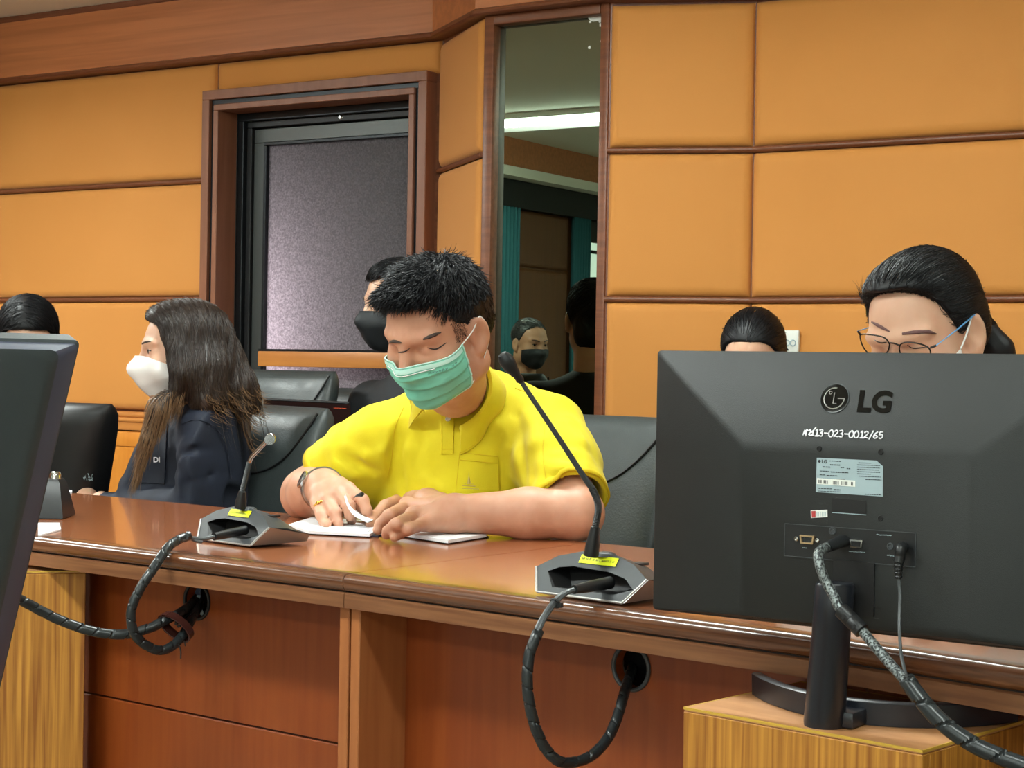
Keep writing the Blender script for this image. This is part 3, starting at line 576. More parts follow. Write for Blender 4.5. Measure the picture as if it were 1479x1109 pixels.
# ================================================================== GOOSENECK MICROPHONES
def mic(o, u, neck_px, neckD, label, lab_px=None, rot=0):
    u = unit(u*V3(1, 1, 0)); f = V3(-u[1], u[0], 0); Q = lambda a, b, c: o+u*a+f*b+V3(0, 0, c)
    t = thing('conference_microphone', label, 'microphone', o+u*.08+f*.06, math.atan2(u[1], u[0]), 'gooseneck conference microphones')
    w = .152; fz = lambda z: .7*z
    A = [(a, fz(z), z) for a, z in ((0, .004), (w, .004), (w+.024, .036), (w-.008, .053), (w-.050, .063), (.050, .063), (.008, .053), (-.022, .036))]
    I = [(a, fz(z), z) for a, z in ((.022, .0125), (.132, .0125), (.161, .0215), (.140, .034), (.108, .040), (.044, .042), (.020, .039), (.002, .032))]
    Bk = [(a*.8+w*.1, b_+.03, z) for a, b_, z in I]; K8 = range(8)
    m = MB(); m.loft([[Q(*p) for p in A], [Q(*p) for p in I]], False); m.cur = 1; m.loft([[Q(*p) for p in I], [Q(*p) for p in Bk]], False); m.add([Q(*p) for p in Bk], [tuple(K8)])
    m.cur = 0; Ft = [(.004, .128, .004), (w-.004, .128, .004), (w+.006, .128, .017), (w-.020, .127, .020), (w-.052, .126, .022), (.052, .126, .022), (.020, .127, .020), (-.006, .128, .017)]
    n6 = [[Q(*p) for p in A], [Q(*(np.array(A[k])*.55+np.array(Ft[k])*.45+V3(0, 0, (0, 0, .004, .007, .008, .008, .007, .004)[k]))) for k in K8], [Q(*p) for p in Ft]]
    m.loft(n6, False); m.add(n6[2], [tuple(K8)]); build('body', m, ['micGrey', 'dark'], t, 32)
    m = MB()
    m.tube([Q(*p) for p in (A[7], A[0], A[1], A[2])], .0018, 8)
    for s, (k0, k1) in ((1, (1, 2)), (-1, (0, 7))):
        q = [Q(*A[k0])+u*s*.002, Q(*A[k1])+u*s*.001, Q(*Ft[k1])+u*s*.001, Q(*Ft[k0])+u*s*.002]; m.prism(q, -u*s*.002, u*s*.002)
    build('side_trim', m, 'micSilver', t, 30, label='silver side trim')
    m = MB(); m.lathe([(.016, 0), (.013, .004), (.0095, .006)], Q(.085, .05, .058), (0, 0, 1), 20); build('neck_collar', m, 'micGrey', t)
    for bq, bs in ((Q(.128, .07, .050), (.018, .022, .004)), (Q(.03, .07, .050), (.016, .018, .004))): m = MB(); m.box(bq, bs, np.array([u, f, [0, 0, 1]]), bev=.001); build('button', m, 'black', t)
    return t, Q, u, f
def label_on(t, Q, a0, a1, z0, z1, seed):
    N_ = 14; m = MB(); e = -.0008; q = [Q(a, .70*z-.0012, z) for a, z in ((a0, z0), (a1, z0), (a1, z1), (a0, z1))]
    d = unit(np.cross(q[1]-q[0], q[3]-q[0])); m.prism(q, d*0, d*.0004); lb = build('name_sticker', m, 'yellowLabel', t, False, label='bright yellow sticker with tiny dark print')
    m = MB(); rs = random.Random(seed); x = a0+.004
    X = q[1]-q[0]; Y = q[3]-q[0]; org = q[0]+d*.0005
    while x < a1-.004:
        g = (x-a0)/(a1-a0); hgt = rs.choice((.22, .3, .3)); c = org+X*g+Y*.38; m.bar(c, c+Y*hgt, .0005, .0001, d)
        if rs.random() < .7: m.bar(c+Y*hgt*rs.choice((0, .5, 1)), c+Y*hgt*.5+X*.018, .0005, .0001, d)
        x += .0019 if rs.random() < .85 else .004
    build('sticker_print', m, 'ink', lb, False, kind='stuff')
ZM = ZT+.0006
o1 = PZ(283.4, 781, ZM); u1 = PZ(359.6, 791.6, ZM)-o1
mic1, Q1, mu1, mf1 = mic(o1, u1, None, 0, 'grey gooseneck microphone with chrome tip before the woman in navy')
label_on(mic1, Q1, .048, .108, .0475, .0585, 4)
o2 = PZ(774, 859, ZM); u2 = PZ(892, 874.9, ZM)-o2; 
mic2, Q2, mu2, mf2 = mic(o2, u2, None, 0, 'grey gooseneck microphone with long black neck beside the monitor with handwriting')
label_on(mic2, Q2, .05, .116, .0475, .0585, 9)
o3 = PZ(90, 750, ZM); mic3 = thing('conference_microphone', 'boxy black microphone base half hidden by the leaning left monitor', 'microphone', o3-CR*.08, 0, 'gooseneck conference microphones')
ru, rf = unit(CR*V3(1, 1, 0)), unit(fw*V3(1, 1, 0)); R3 = lambda a, b, c: o3+ru*a+rf*b+V3(0, 0, c)
m = MB(); m.loft([[R3(a, b, z) for a, b in ((-w_-.09, 0+i_), (w_-.09, 0+i_), (w_-.09, .10-i_), (-w_-.09, .10-i_))] for z, w_, i_ in ((.001, .09, 0), (.004, .091, 0), (.070, .078, .022), (.078, .072, .028))]); build('body', m, 'black', mic3, 30)
m = MB(); m.lathe([(.012, 0), (.012, .010), (.009, .016)], R3(-.028, .05, .076), (0, 0, 1), 16); build('control_knob', m, 'chrome', mic3)
m = MB(); m.tube(smooth_path([R3(-.09, .05, .078), R3(-.09, .05, .16), R3(-.10, .06, .23), R3(-.12, .08, .30)], 20), .004, 8); build('gooseneck', m, 'black', mic3)
m = MB(); m.sphere(R3(-.123, .083, .312), .011); build('mic_head', m, 'black', mic3)

PD = lambda x, y, D: P(x, y, D*KD)
def goose(t, base, px, D0, D1, r, head, cone_h):
    pts = [base]+[PD(x, y, D0+(D1-D0)*i/(len(px)-1)) for i, (x, y) in enumerate(px)]
    m = MB(); m.lathe([(.0105, 0), (.0098, cone_h*.4), (.0062, cone_h), (.0045, cone_h+.001)], pts[0], unit(pts[1]-pts[0]), 18); build('neck_boot', m, 'black', t)
    path = smooth_path(pts, 90); s = np.arange(len(path)); rr = np.full(len(path), r)
    return path, pts
b1 = PD(347, 733.5, 3.195); path, pts = goose(mic1, b1, [(350, 709), (356, 684), (360, 668)], 3.19, 3.175, .0042, None, .03)
rib = r_ = np.where(np.arange(len(path)) % 2 == 0, .0046, .0038); m = MB(); m.tube(path, rib, 10); build('gooseneck', m, 'micGrey', mic1)
m = MB(); m.tube(smooth_path([PD(360, 668, 3.175), PD(363.5, 660.5, 3.17), PD(375, 648, 3.155), PD(388, 634.5, 3.14)], 20), .0036, 10); build('neck_tube', m, 'chrome', mic1)
hc = PD(391, 632, 3.13); m = MB(); m.sphere(hc, .0085, 20, 14); m.lathe([(.0092, 0), (.0092, .006), (.008, .010)], hc-unit(fw)*.012+V3(0, 0, -.003), -unit(fw)*-1, 18); build('mic_head', m, 'chrome', mic1, label='shiny chrome microphone tip')
b2 = PD(853.5, 803, 2.50); path, pts = goose(mic2, b2, [(860, 760), (864, 738), (862.5, 722), (855, 705)], 2.495, 2.475, .0052, None, .041)
m = MB(); m.tube(path, np.where(np.arange(len(path)) % 2 == 0, .0052, .0045), 10); build('gooseneck', m, 'black', mic2)
pth = smooth_path([PD(855, 705, 2.475), PD(843, 688, 2.47), PD(805.7, 630.6, 2.455), PD(752, 550, 2.43)], 24); m = MB(); m.tube(pth, np.linspace(.0046, .0034, len(pth)), 10); build('neck_tube', m, 'micGrey', mic2)
h0, h1 = PD(753, 551.5, 2.43), PD(727, 514, 2.415); hd = h1-h0; hl = np.linalg.norm(hd); m = MB()
m.lathe([(.0038, 0), (.0055, .003), (.0055, .012), (.0068, .014), (.0075, .02), (.0098, .026), (.0105, .035), (.0098, hl-.004), (.006, hl+.003), (.001, hl+.0045)], h0, hd, 20); build('mic_head', m, 'black', mic2)

# ================================================================== CABLES
def spiral_tube(path, r, pitch=.013, n=16, groove=.09):
    path = np.asarray(path); m = MB(); T = np.gradient(path, axis=0); T /= np.linalg.norm(T, axis=1)[:, None]; L = np.concatenate([[0], np.cumsum(np.linalg.norm(np.diff(path, axis=0), axis=1))])
    a = unit(np.cross(T[0], [.3, .2, .9])); rings = []
    for i in range(len(path)):
        a = unit(a-T[i]*np.dot(a, T[i])); b = np.cross(T[i], a); ring = []
        for j, q in enumerate(np.linspace(0, 2*math.pi, n, endpoint=False)):
            ph = (L[i]/(pitch*1.25)+j/n) % 1; rad = r*(1-.24*(ph < groove)+.06*ph); ring.append(path[i]+rad*(math.cos(q)*a+math.sin(q)*b))
        rings.append(ring)
    m.loft(rings); return m
def resample(p, step):
    L = np.concatenate([[0], np.cumsum(np.linalg.norm(np.diff(p, axis=0), axis=1))]); s = np.arange(0, L[-1], step); return np.stack([np.interp(s, L, p[:, k]) for k in range(3)], 1)
def pxpath(pts, n=60): return smooth_path([PD(*q) for q in pts], n)
# left microphone lead: plug, wrapped loop
c1 = thing('microphone_cable', 'black spiral wrapped cable looping from the chrome tipped microphone to the hole', 'cable', PD(230, 860, 3.0), 0, 'spiral wrapped cables')
pa = Q1(.108, .026, .026); pb = PD(309, 775, 3.10)
m = MB(); m.tube([pa, pa*.6+pb*.4, pb], [.0085, .0082, .0068], 14); m.box(pa*.35+pb*.65+V3(0, 0, .004), (.016, .007, .005), np.array([unit(pb-pa), np.cross([0, 0, 1], unit(pb-pa)), [0, 0, 1]]), bev=.001); build('plug', m, 'black', c1)
m = MB(); m.tube(smooth_path([pb, PD(293, 778.5, 3.085), PD(276, 777, 3.07), PD(262, 780, 3.05)], 16), .0036, 8); m.tube(smooth_path([PD(292, 783, 3.08), PD(283, 781, 3.075), PD(273, 776, 3.07)], 10), .003, 8); build('bare_lead', m, 'cable', c1)
lp = resample(pxpath([(273, 773.5, 3.07), (257, 780, 3.05), (241.7, 791.5, 3.02), (221, 822, 2.985), (203, 849, 2.97), (190, 879, 2.965), (191, 906, 2.97), (203, 926, 2.985), (229, 939, 3.01), (250, 932, 3.03), (266, 914, 3.06), (277, 893, 3.10), (285, 872, 3.16)], 90), .0016)
build('spiral_sleeve', spiral_tube(lp, .0078, .017), 'spiral', c1)
m = MB(); m.tube(smooth_path([PD(258, 930, 3.03), PD(261, 940, 3.03), PD(261, 951, 3.03)], 8), .0012, 6); m.tube(smooth_path([PD(266, 925, 3.03), PD(268, 933, 3.03)], 6), .001, 6); build('tie_end', m, 'black', c1)
c2 = thing('desk_cable', 'black spiral wrapped cable running from the hole to behind the left monitor', 'cable', PD(120, 910, 3.0), 0, 'spiral wrapped cables')
lp = resample(pxpath([(-40, 832, 2.85), (0, 851, 2.9), (40.5, 872, 2.95), (84.5, 894.6, 2.98), (135, 912, 3.0), (179, 916, 3.015), (216, 907, 3.03), (240, 895, 3.05), (262, 884, 3.09), (283, 868, 3.165)], 80), .0016)
build('spiral_sleeve', spiral_tube(lp, .0082, .022), 'spiral', c2)
tp = thing('cable_tape', 'brown glossy tape wrapped round the cables below the left hole', 'tape', PD(254, 907, 3.05))
a, b = PD(247, 913, 3.035), PD(263, 897, 3.07); m = MB(); ax_ = unit(b-a); uu = unit(PD(275, 925, 3.05)-PD(233, 893, 3.05)); uu = unit(uu-ax_*np.dot(uu, ax_)); ww = np.cross(ax_, uu)
for k in (0, 1): pass
rg = lambda c, r1, r2: [c+uu*r1*math.cos(q)+ww*r2*math.sin(q) for q in np.linspace(0, 6.2832, 24, endpoint=False)]
c_ = a*.5+b*.5; a, b = c_-ax_*.0085, c_+ax_*.0085; m.loft([rg(a, .030, .0155), rg(a, .0325, .0175), rg(b, .0315, .017), rg(b, .029, .015), rg(a, .030, .0155)], False); m.loft([rg(a-uu*.001, .0332, .018), rg(a*.5+b*.5-uu*.001, .0328, .0178)], False); build('tape_band', m, 'tape', tp)
m = MB(); rs = random.Random(5)
for i in range(9):
    s = PD(262+rs.uniform(-8, 8), 899+rs.uniform(-6, 6), 3.06); e = PD(288+rs.uniform(-8, 8), 868+rs.uniform(-10, 10), 3.17); md = (s+e)/2+V3(rs.uniform(-.01, .01), 0, rs.uniform(-.012, .008)); m.tube(smooth_path([s, md, e], 8), .0028, 6)
build('wire_bundle', m, 'black', tp, kind='stuff')
# right microphone lead
c3 = thing('microphone_cable', 'black spiral wrapped cable hanging in a big loop under the long necked microphone', 'cable', PD(830, 1000, 2.42), 0, 'spiral wrapped cables')
pa = Q2(.112, .026, .026); pb = PD(829, 851.5, 2.42)
m = MB(); m.tube([pa, pa*.6+pb*.4, pb], [.0088, .0084, .0062], 14); m.box(pa*.3+pb*.7+V3(0, 0, .004), (.016, .006, .004), np.array([unit(pb-pa), np.cross([0, 0, 1], unit(pb-pa)), [0, 0, 1]]), bev=.001); build('plug', m, 'black', c3)
m = MB(); m.tube(smooth_path([pb, PD(815, 858, 2.41), PD(801, 872, 2.395), PD(786, 893, 2.375), PD(775, 918, 2.36)], 26), .0036, 8)
m.tube(smooth_path([PD(823, 853, 2.425), PD(808, 861, 2.405), PD(793, 878, 2.385), PD(779, 901, 2.37), PD(772, 918, 2.36)], 26), .0036, 8); build('bare_lead', m, 'cable', c3)
m = MB(); c = PD(802, 871, 2.395); m.torus(c, .0068, .0018, PD(815, 858, 2.41)-PD(790, 887, 2.38), 16, 6); m.box(c+V3(.007, 0, -.002), (.007, .006, .006)); build('cable_tie', m, 'black', c3)
lp = resample(pxpath([(778, 910, 2.362), (771, 927, 2.355), (765, 943, 2.352), (761.5, 974, 2.35), (763, 1005, 2.35), (771, 1043, 2.352), (786, 1078, 2.36), (807, 1099, 2.37), (832, 1100, 2.39), (857, 1089, 2.41), (879, 1064, 2.44), (892, 1034, 2.465), (901, 1003, 2.495), (909, 978, 2.55), (914, 962, 2.62)], 110), .0015)
build('spiral_sleeve', spiral_tube(lp, .0072, .0185), 'spiral', c3)
pxraw = lambda pts, n=60: smooth_path([P(*q) for q in pts], n)
# monitor leads
c4 = thing('video_cable', 'braided video cable with ferrite lump plugged into the monitor with handwriting', 'cable', MP(1214, 880, .09), 0)
pl0 = MP(1217, 781, .0375); pl1 = MP(1193, 791, .075)
m = MB(); m.tube(smooth_path([pl0, pl0*.6+pl1*.4, pl1], 12), np.linspace(.0095, .0078, 13)[:len(smooth_path([pl0, pl0*.6+pl1*.4, pl1], 12))], 14, True, .72, mv); build('plug', m, 'black', c4)
br = smooth_path([pl1*.85+pl0*.15, MP(1186, 794, .088), MP(1181.5, 803, .096), MP(1185, 820, .1), MP(1193, 840, .1), MP(1205, 862, .102), MP(1214, 880, .104), MP(1245, 911, .11), MP(1272, 943, .12), MP(1313, 989, .135)], 100)
m = MB(); m.tube(br, .0056, 12); build('braided_lead', m, 'braid', c4)
f0, f1 = MP(1214, 880, .104), MP(1246, 912, .11); m = MB(); fd = unit(f1-f0); fl_ = np.linalg.norm(f1-f0)
m.lathe([(.0065, 0), (.0088, .001), (.0088, fl_*.48), (.0084, fl_*.5), (.0088, fl_*.52), (.0088, fl_-.001), (.006, fl_)], f0, fd, 20); build('ferrite_lump', m, 'black', c4)
for q in (.3, .75):
    m = MB(); m.box(f0+fd*fl_*q+mn*.0085, (.003, .0015, .006), np.array([fd, mn, np.cross(fd, mn)])); build('clip_slot', m, 'dark', c4, False)
sp = resample(pxraw([(1309, 981, 1.795), (1336, 1017, 1.775), (1365, 1047, 1.76), (1404, 1074, 1.745), (1443, 1092, 1.735), (1485, 1108, 1.725), (1560, 1140, 1.71), (1620, 1190, 1.70)], 60), .0014)
build('spiral_sleeve', spiral_tube(sp, .0086, .024), 'spiral', c4)
c5 = thing('power_cable', 'thin black power cable with angled plug in the monitor with handwriting', 'cable', MP(1301, 830, .05), 0)
e0 = MP(1304, 790, .037); e1 = MP(1301, 792, .056); e2 = MP(1298, 812, .058)
m = MB(); m.tube(smooth_path([e0, e1, e1*.6+e2*.4-mv*.002, e2], 16), .0062, 12); m.tube([e2, e2-mv*.018], [.005, .0036], 10); build('angled_plug', m, 'black', c5)
m = MB()
for k in range(4): m.torus(e2-mv*(.003+.0042*k), .0046-.0003*k, .0009, mv, 14, 6); 
build('strain_relief', m, 'black', c5)
m = MB(); m.tube(smooth_path([e2-mv*.016, MP(1300, 860, .06), MP(1299, 900, .072), MP(1301, 940, .095), MP(1306, 965, .115), MP(1312, 987, .136)], 40), .0019, 8); build('thin_lead', m, 'cable', c5)

# ================================================================== PAPERS ON THE DESKS
zt = ZT+.0005
nbk = thing('open_dossier', 'open white dossier in a navy cover under the hands in yellow', 'notebook', PZ(560, 765, zt))
def sheetstack(name, px, z0, z1, mt, n_=1, jitter=0., parent=None, lab=None):
    m = MB(); m.prism([PZ(x, y, z0)*V3(1, 1, 0) for x, y in px], V3(0, 0, z0), V3(0, 0, z1)); return build(name, m, mt, parent, False, label=lab)
sheetstack('cover', [(421, 762), (452, 771), (546, 776), (560, 757), (520, 741), (470, 743)], zt, zt+.002, 'navyBook', parent=nbk)
sheetstack('cover', [(548, 774), (600, 777), (648, 785.5), (706, 776), (668, 757), (566, 757)], zt, zt+.002, 'navyBook', parent=nbk)
sheetstack('page_stack', [(417, 761), (446, 770.5), (534, 775), (547, 768), (556, 757), (515, 742), (470, 744)], zt+.0022, zt+.0075, 'paper', parent=nbk)
sheetstack('page_stack', [(566, 773), (588, 775.5), (647, 784.5), (703, 775.5), (664, 760), (580, 757)], zt+.0022, zt+.008, 'paper', parent=nbk)
sheetstack('loose_sheet', [(473, 764), (531, 768.5), (548, 760), (520, 746), (488, 748)], zt+.0078, zt+.0088, 'paper', parent=nbk)
m = MB(); e_ = smooth_path([P(497, 716, 3.28), P(502, 731, 3.27), P(512, 744, 3.26), P(531, 754, 3.235)], 16); e2_ = smooth_path([P(500, 714, 3.36), P(508, 729, 3.36), P(522, 742, 3.35), P(540, 750, 3.33)], 16)
m.add(list(e_)+list(e2_)+[p-V3(0, 0, .0016) for p in e_]+[p-V3(0, 0, .0016) for p in e2_], [f for i in range(len(e_)-1) for f in ((i, i+1, len(e_)+i+1, len(e_)+i), (2*len(e_)+i, 3*len(e_)+i, 3*len(e_)+i+1, 2*len(e_)+i+1), (i, 2*len(e_)+i, 2*len(e_)+i+1, i+1))]); build('lifted_page', m, 'paper', nbk, True)
m = MB(); m.prism([PZ(x, y, zt)*V3(1, 1, 0) for x, y in ((90, 716), (104, 713), (104, 710), (92, 709))], V3(0, 0, zt), V3(0, 0, zt+.004)); setp(build('folded_paper', m, 'paper', None, False), 'small folded white paper on the long desk beside the half hidden microphone', 'paper')
m = MB(); m.prism([PZ(x, y, zt)*V3(1, 1, 0) for x, y in ((55, 775), (88, 766), (86, 757), (55, 757))], V3(0, 0, zt), V3(0, 0, zt+.003)); setp(build('cream_paper', m, 'paper', None, False), 'cream paper scrap on the front edge of the long desk by the left monitor', 'paper')

# ================================================================== ORGANIC SURFACES: smooth-blended solids, meshed as one skin
class Field:
    def __init__(s, lo, hi, h):
        s.lo = np.asarray(lo, float); s.h = h; s.n = np.ceil((np.asarray(hi)-s.lo)/h).astype(int)+1
        s.f = np.full(s.n, .5, np.float32); s.ax = [s.lo[i]+h*np.arange(s.n[i]) for i in range(3)]
    def _sub(s, lo, hi):
        a = np.clip(np.floor((lo-s.lo)/s.h).astype(int), 0, s.n-1); b = np.clip(np.ceil((hi-s.lo)/s.h).astype(int)+1, 1, s.n); return tuple(slice(i, max(i+1, j)) for i, j in zip(a, b))
    def _pts(s, sl): return np.stack(np.meshgrid(*[s.ax[i][sl[i]] for i in range(3)], indexing='ij'), -1)
    def put(s, fn, lo, hi, k=.01, op='u'):
        pad = k*1.2+3*s.h; sl = s._sub(np.asarray(lo)-pad, np.asarray(hi)+pad); d = fn(s._pts(sl)).astype(np.float32); a = s.f[sl]
        if op == 'u': h = np.clip(.5+.5*(a-d)/k, 0, 1); s.f[sl] = a*(1-h)+d*h-k*h*(1-h)
        elif op == 's': h = np.clip(.5-.5*(a+d)/k, 0, 1); s.f[sl] = a*(1-h)-d*h+k*h*(1-h)
        return s
    def ell(s, c, r, ax=None, k=.01, op='u'):
        c = np.asarray(c, float); r = np.ones(3)*r; ax = np.eye(3) if ax is None else np.asarray(ax); R = r.max()
        def fn(p):
            q = (p-c)@ax.T; k0 = np.linalg.norm(q/r, axis=-1); k1 = np.linalg.norm(q/r**2, axis=-1)+1e-9; return np.where(k0 < .05, -r.min(), k0*(k0-1)/k1)
        ext = np.sqrt(((ax.T*r)**2).sum(1)); return s.put(fn, c-ext, c+ext, k, op)
    def cone(s, a, b, ra, rb, k=.01, op='u', sq=None):      # round cone; sq=(axis, factor) flattens it along an axis
        a = np.asarray(a, float); b = np.asarray(b, float); L2 = max(1e-9, np.dot(b-a, b-a)); R = max(ra, rb)
        def fn(p):
            t = np.clip(((p-a)@(b-a))/L2, 0, 1); q = p-a-t[..., None]*(b-a)
            if sq is not None: q = q+np.asarray(sq[0])*((q@np.asarray(sq[0]))*(1/sq[1]-1))[..., None]
            d = np.linalg.norm(q, axis=-1)-(ra+(rb-ra)*t); return d*(min(1, sq[1]) if sq is not None else 1)
        g = R*(max(1, sq[1]) if sq is not None else 1); return s.put(fn, np.minimum(a, b)-g, np.maximum(a, b)+g, k, op)
    def chain(s, pts, rs, k=.01, op='u', sq=None):
        for i in range(len(pts)-1): s.cone(pts[i], pts[i+1], rs[i], rs[i+1], k, op, sq)
        return s
    def cut(s, p, n):                                        # keep the side the normal points away from
        P_ = np.stack(np.meshgrid(*s.ax, indexing='ij'), -1); s.f = np.maximum(s.f, ((P_-np.asarray(p))@unit(n)).astype(np.float32)); return s
    def warp(s, fn): 
        m = np.abs(s.f) < .05; idx = np.argwhere(m); s.f[m] += fn(s.lo+idx*s.h).astype(np.float32); return s
    def val(s, p):
        g = (np.asarray(p)-s.lo)/s.h; i = np.clip(np.floor(g).astype(int), 0, s.n-2); t = np.clip(g-i, 0, 1); out = 0
        for dx in (0, 1):
            for dy in (0, 1):
                for dz in (0, 1):
                    w = (t[..., 0] if dx else 1-t[..., 0])*(t[..., 1] if dy else 1-t[..., 1])*(t[..., 2] if dz else 1-t[..., 2]); out = out+w*s.f[i[..., 0]+dx, i[..., 1]+dy, i[..., 2]+dz]
        return out
    def grad(s, p):
        e = s.h; p = np.asarray(p); g = np.stack([s.val(p+e*np.eye(3)[i])-s.val(p-e*np.eye(3)[i]) for i in range(3)], -1); return g/(np.linalg.norm(g, axis=-1, keepdims=True)+1e-9)
    def hit(s, o, d, t0=0, t1=9, off=0.):                    # first surface point along a ray
        d = unit(d); t = t0; o = np.asarray(o, float); step = .002
        while t < t1:
            p = o+d*t
            if np.all(p > s.lo) and np.all(p < s.lo+s.h*(s.n-1)):
                v = float(s.val(p[None])[0])-off
                if v < 0:
                    a, b = t-step, t
                    for _ in range(14):
                        m = (a+b)/2
                        if float(s.val((o+d*m)[None])[0])-off < 0: b = m
                        else: a = m
                    return o+d*b
                step = max(.0015, min(.02, v*.6))
            else: step = .01
            t += step
        return None
    def pick(s, x, y, off=0., t0=1.2): return s.hit(CAM, ray(x, y), t0, 7, off)
    def mesh(s):
        f = s.f.copy()
        for a in range(3):
            for e in (0, -1):
                q = [slice(None)]*3; q[a] = e; f[tuple(q)] = np.maximum(f[tuple(q)], s.h*.5)
        n = s.n; c = [f[i:n[0]-1+i, j:n[1]-1+j, k:n[2]-1+k] for i in (0, 1) for j in (0, 1) for k in (0, 1)]
        mn = c[0].copy(); mx = c[0].copy()
        for q in c[1:]: np.minimum(mn, q, mn); np.maximum(mx, q, mx)
        idx = np.argwhere((mn < 0) & (mx >= 0)); ids = np.full(n-1, -1, np.int64); ids[tuple(idx.T)] = np.arange(len(idx))
        cv = np.stack([q[tuple(idx.T)] for q in c], 1); off = np.array([(i, j, k) for i in (0, 1) for j in (0, 1) for k in (0, 1)], float)
        acc = np.zeros((len(idx), 3)); cnt = np.zeros(len(idx))
        for a in range(8):
            for b in range(a+1, 8):
                if np.abs(off[a]-off[b]).sum() == 1:
                    va, vb = cv[:, a], cv[:, b]; m = (va < 0) != (vb < 0); t = np.where(m, va/np.where(m, va-vb, 1), 0); acc += m[:, None]*(off[a]+t[:, None]*(off[b]-off[a])); cnt += m
        V = s.lo+(idx+acc/cnt[:, None])*s.h; faces = []
        for a in range(3):
            b_, c_ = (a+1) % 3, (a+2) % 3; sl0 = [slice(None)]*3; sl1 = [slice(None)]*3; sl0[a] = slice(0, -1); sl1[a] = slice(1, None)
            g0, g1 = f[tuple(sl0)], f[tuple(sl1)]; e = np.argwhere((g0 < 0) != (g1 < 0)); e = e[(e[:, b_] > 0) & (e[:, c_] > 0) & (e[:, b_] < n[b_]-1) & (e[:, c_] < n[c_]-1)]
            fl = f[tuple(e.T)] < 0; db = np.eye(3, dtype=int)[b_]; dc = np.eye(3, dtype=int)[c_]
            q = np.stack([ids[tuple((e-db-dc).T)], ids[tuple((e-dc).T)], ids[tuple(e.T)], ids[tuple((e-db).T)]], 1); q[~fl] = q[~fl][:, ::-1]; faces.append(q)
        return V, np.concatenate(faces)
def np_mesh(name, V, Fc, m, parent=None, smooth=True, **props):
    me = bpy.data.meshes.new(name); V = to_local(parent, V); me.vertices.add(len(V)); me.vertices.foreach_set('co', np.asarray(V, np.float32).ravel())
    k = Fc.shape[1]; me.loops.add(Fc.size); me.loops.foreach_set('vertex_index', Fc.astype(np.int32).ravel()); me.polygons.add(len(Fc)); me.polygons.foreach_set('loop_start', np.arange(0, Fc.size, k, dtype=np.int32))
    try: me.polygons.foreach_set('loop_total', np.full(len(Fc), k, np.int32))
    except Exception: pass
    me.update(calc_edges=True); me.validate(); me.materials.append(M[m] if isinstance(m, str) else m)
    if smooth: me.shade_smooth()
    o = bpy.data.objects.new(name, me); COL.objects.link(o)
    if parent is not None: o.parent = parent
    return setp(o, **props)
def skin(name, fld, m, parent, relax=1, **props):
    V, Fc = fld.mesh()
    for _ in range(relax):
        A = np.zeros_like(V); c = np.zeros(len(V))
        for i in range(4):
            for j in ((i+1) % 4, (i-1) % 4): np.add.at(A, Fc[:, i], V[Fc[:, j]]); np.add.at(c, Fc[:, i], 1)
        V = V*.5+.5*A/np.maximum(c, 1)[:, None]
    return np_mesh(name, V, Fc, m, parent, **props)
def strands(name, fld, roots, dirs, m, parent, steps=8, step=.01, r=.0006, lift=.002, jitter=.25, free=None, rng=None, lift_end=None, sides=3, **props):
    """hair: every strand walks over the surface of fld in the direction dirs(p, t), then hangs free"""
    rng = rng or np.random.default_rng(1); n = len(roots); p = np.array(roots, float); lf = lift*(.3+rng.random(n)*1.2); wob = rng.normal(0, jitter, (n, 3)); st = step*(.7+.6*rng.random(n)); path = [p.copy()]
    for i in range(steps):
        d = dirs(p, i/steps)+wob*(.5+.5*i/steps); g = fld.grad(p); v = fld.val(p); tgt = lf if lift_end is None else lf+(lift_end*(i/steps))
        near = np.clip(1-(v-tgt)/.02, 0, 1); d = d-g*(np.sum(d*g, -1, keepdims=True)*near[:, None]*(np.sum(d*g, -1, keepdims=True) < .0 if free else 1))
        d /= np.linalg.norm(d, axis=-1, keepdims=True)+1e-9; p = p+d*st[:, None]; v = fld.val(p); g = fld.grad(p)
        push = np.where(v < tgt, tgt-v, 0 if free else (tgt-v)*.8); p = p+g*push[:, None]; path.append(p.copy())
    path = np.stack(path, 1); K = path.shape[1]; T = np.gradient(path, axis=1); T /= np.linalg.norm(T, axis=-1, keepdims=True)+1e-9
    ref = rng.normal(size=(n, 1, 3)); a = np.cross(T, ref); a /= np.linalg.norm(a, axis=-1, keepdims=True)+1e-9; b = np.cross(T, a)
    rad = (r*(.6+.8*rng.random(n)))[:, None]*np.clip(1.15-np.linspace(0, 1, K)**2*1.05, .1, 1)[None]
    q = np.linspace(0, 2*np.pi, sides, endpoint=False); V = path[:, :, None]+rad[..., None, None]*(np.cos(q)[:, None]*a[:, :, None]+np.sin(q)[:, None]*b[:, :, None])
    base = (np.arange(n)*K*sides)[:, None, None]+(np.arange(K-1)*sides)[None, :, None]; j = np.arange(sides); jn = (j+1) % sides
    Fc = np.stack([base+j, base+jn, base+sides+jn, base+sides+j], -1).reshape(-1, 4); return np_mesh(name, V.reshape(-1, 3), Fc, m, parent, **props)
def surf_seeds(fld, n, test, rng, off=0.):
    """random points on the surface of fld for which test(p) holds"""
    V, Fc = fld.mesh(); C4 = V[Fc].mean(1); ok = test(C4); C4 = C4[ok]; return C4[rng.integers(0, len(C4), n)]+rng.normal(0, fld.h*.4, (n, 3)) if len(C4) else np.zeros((0, 3))
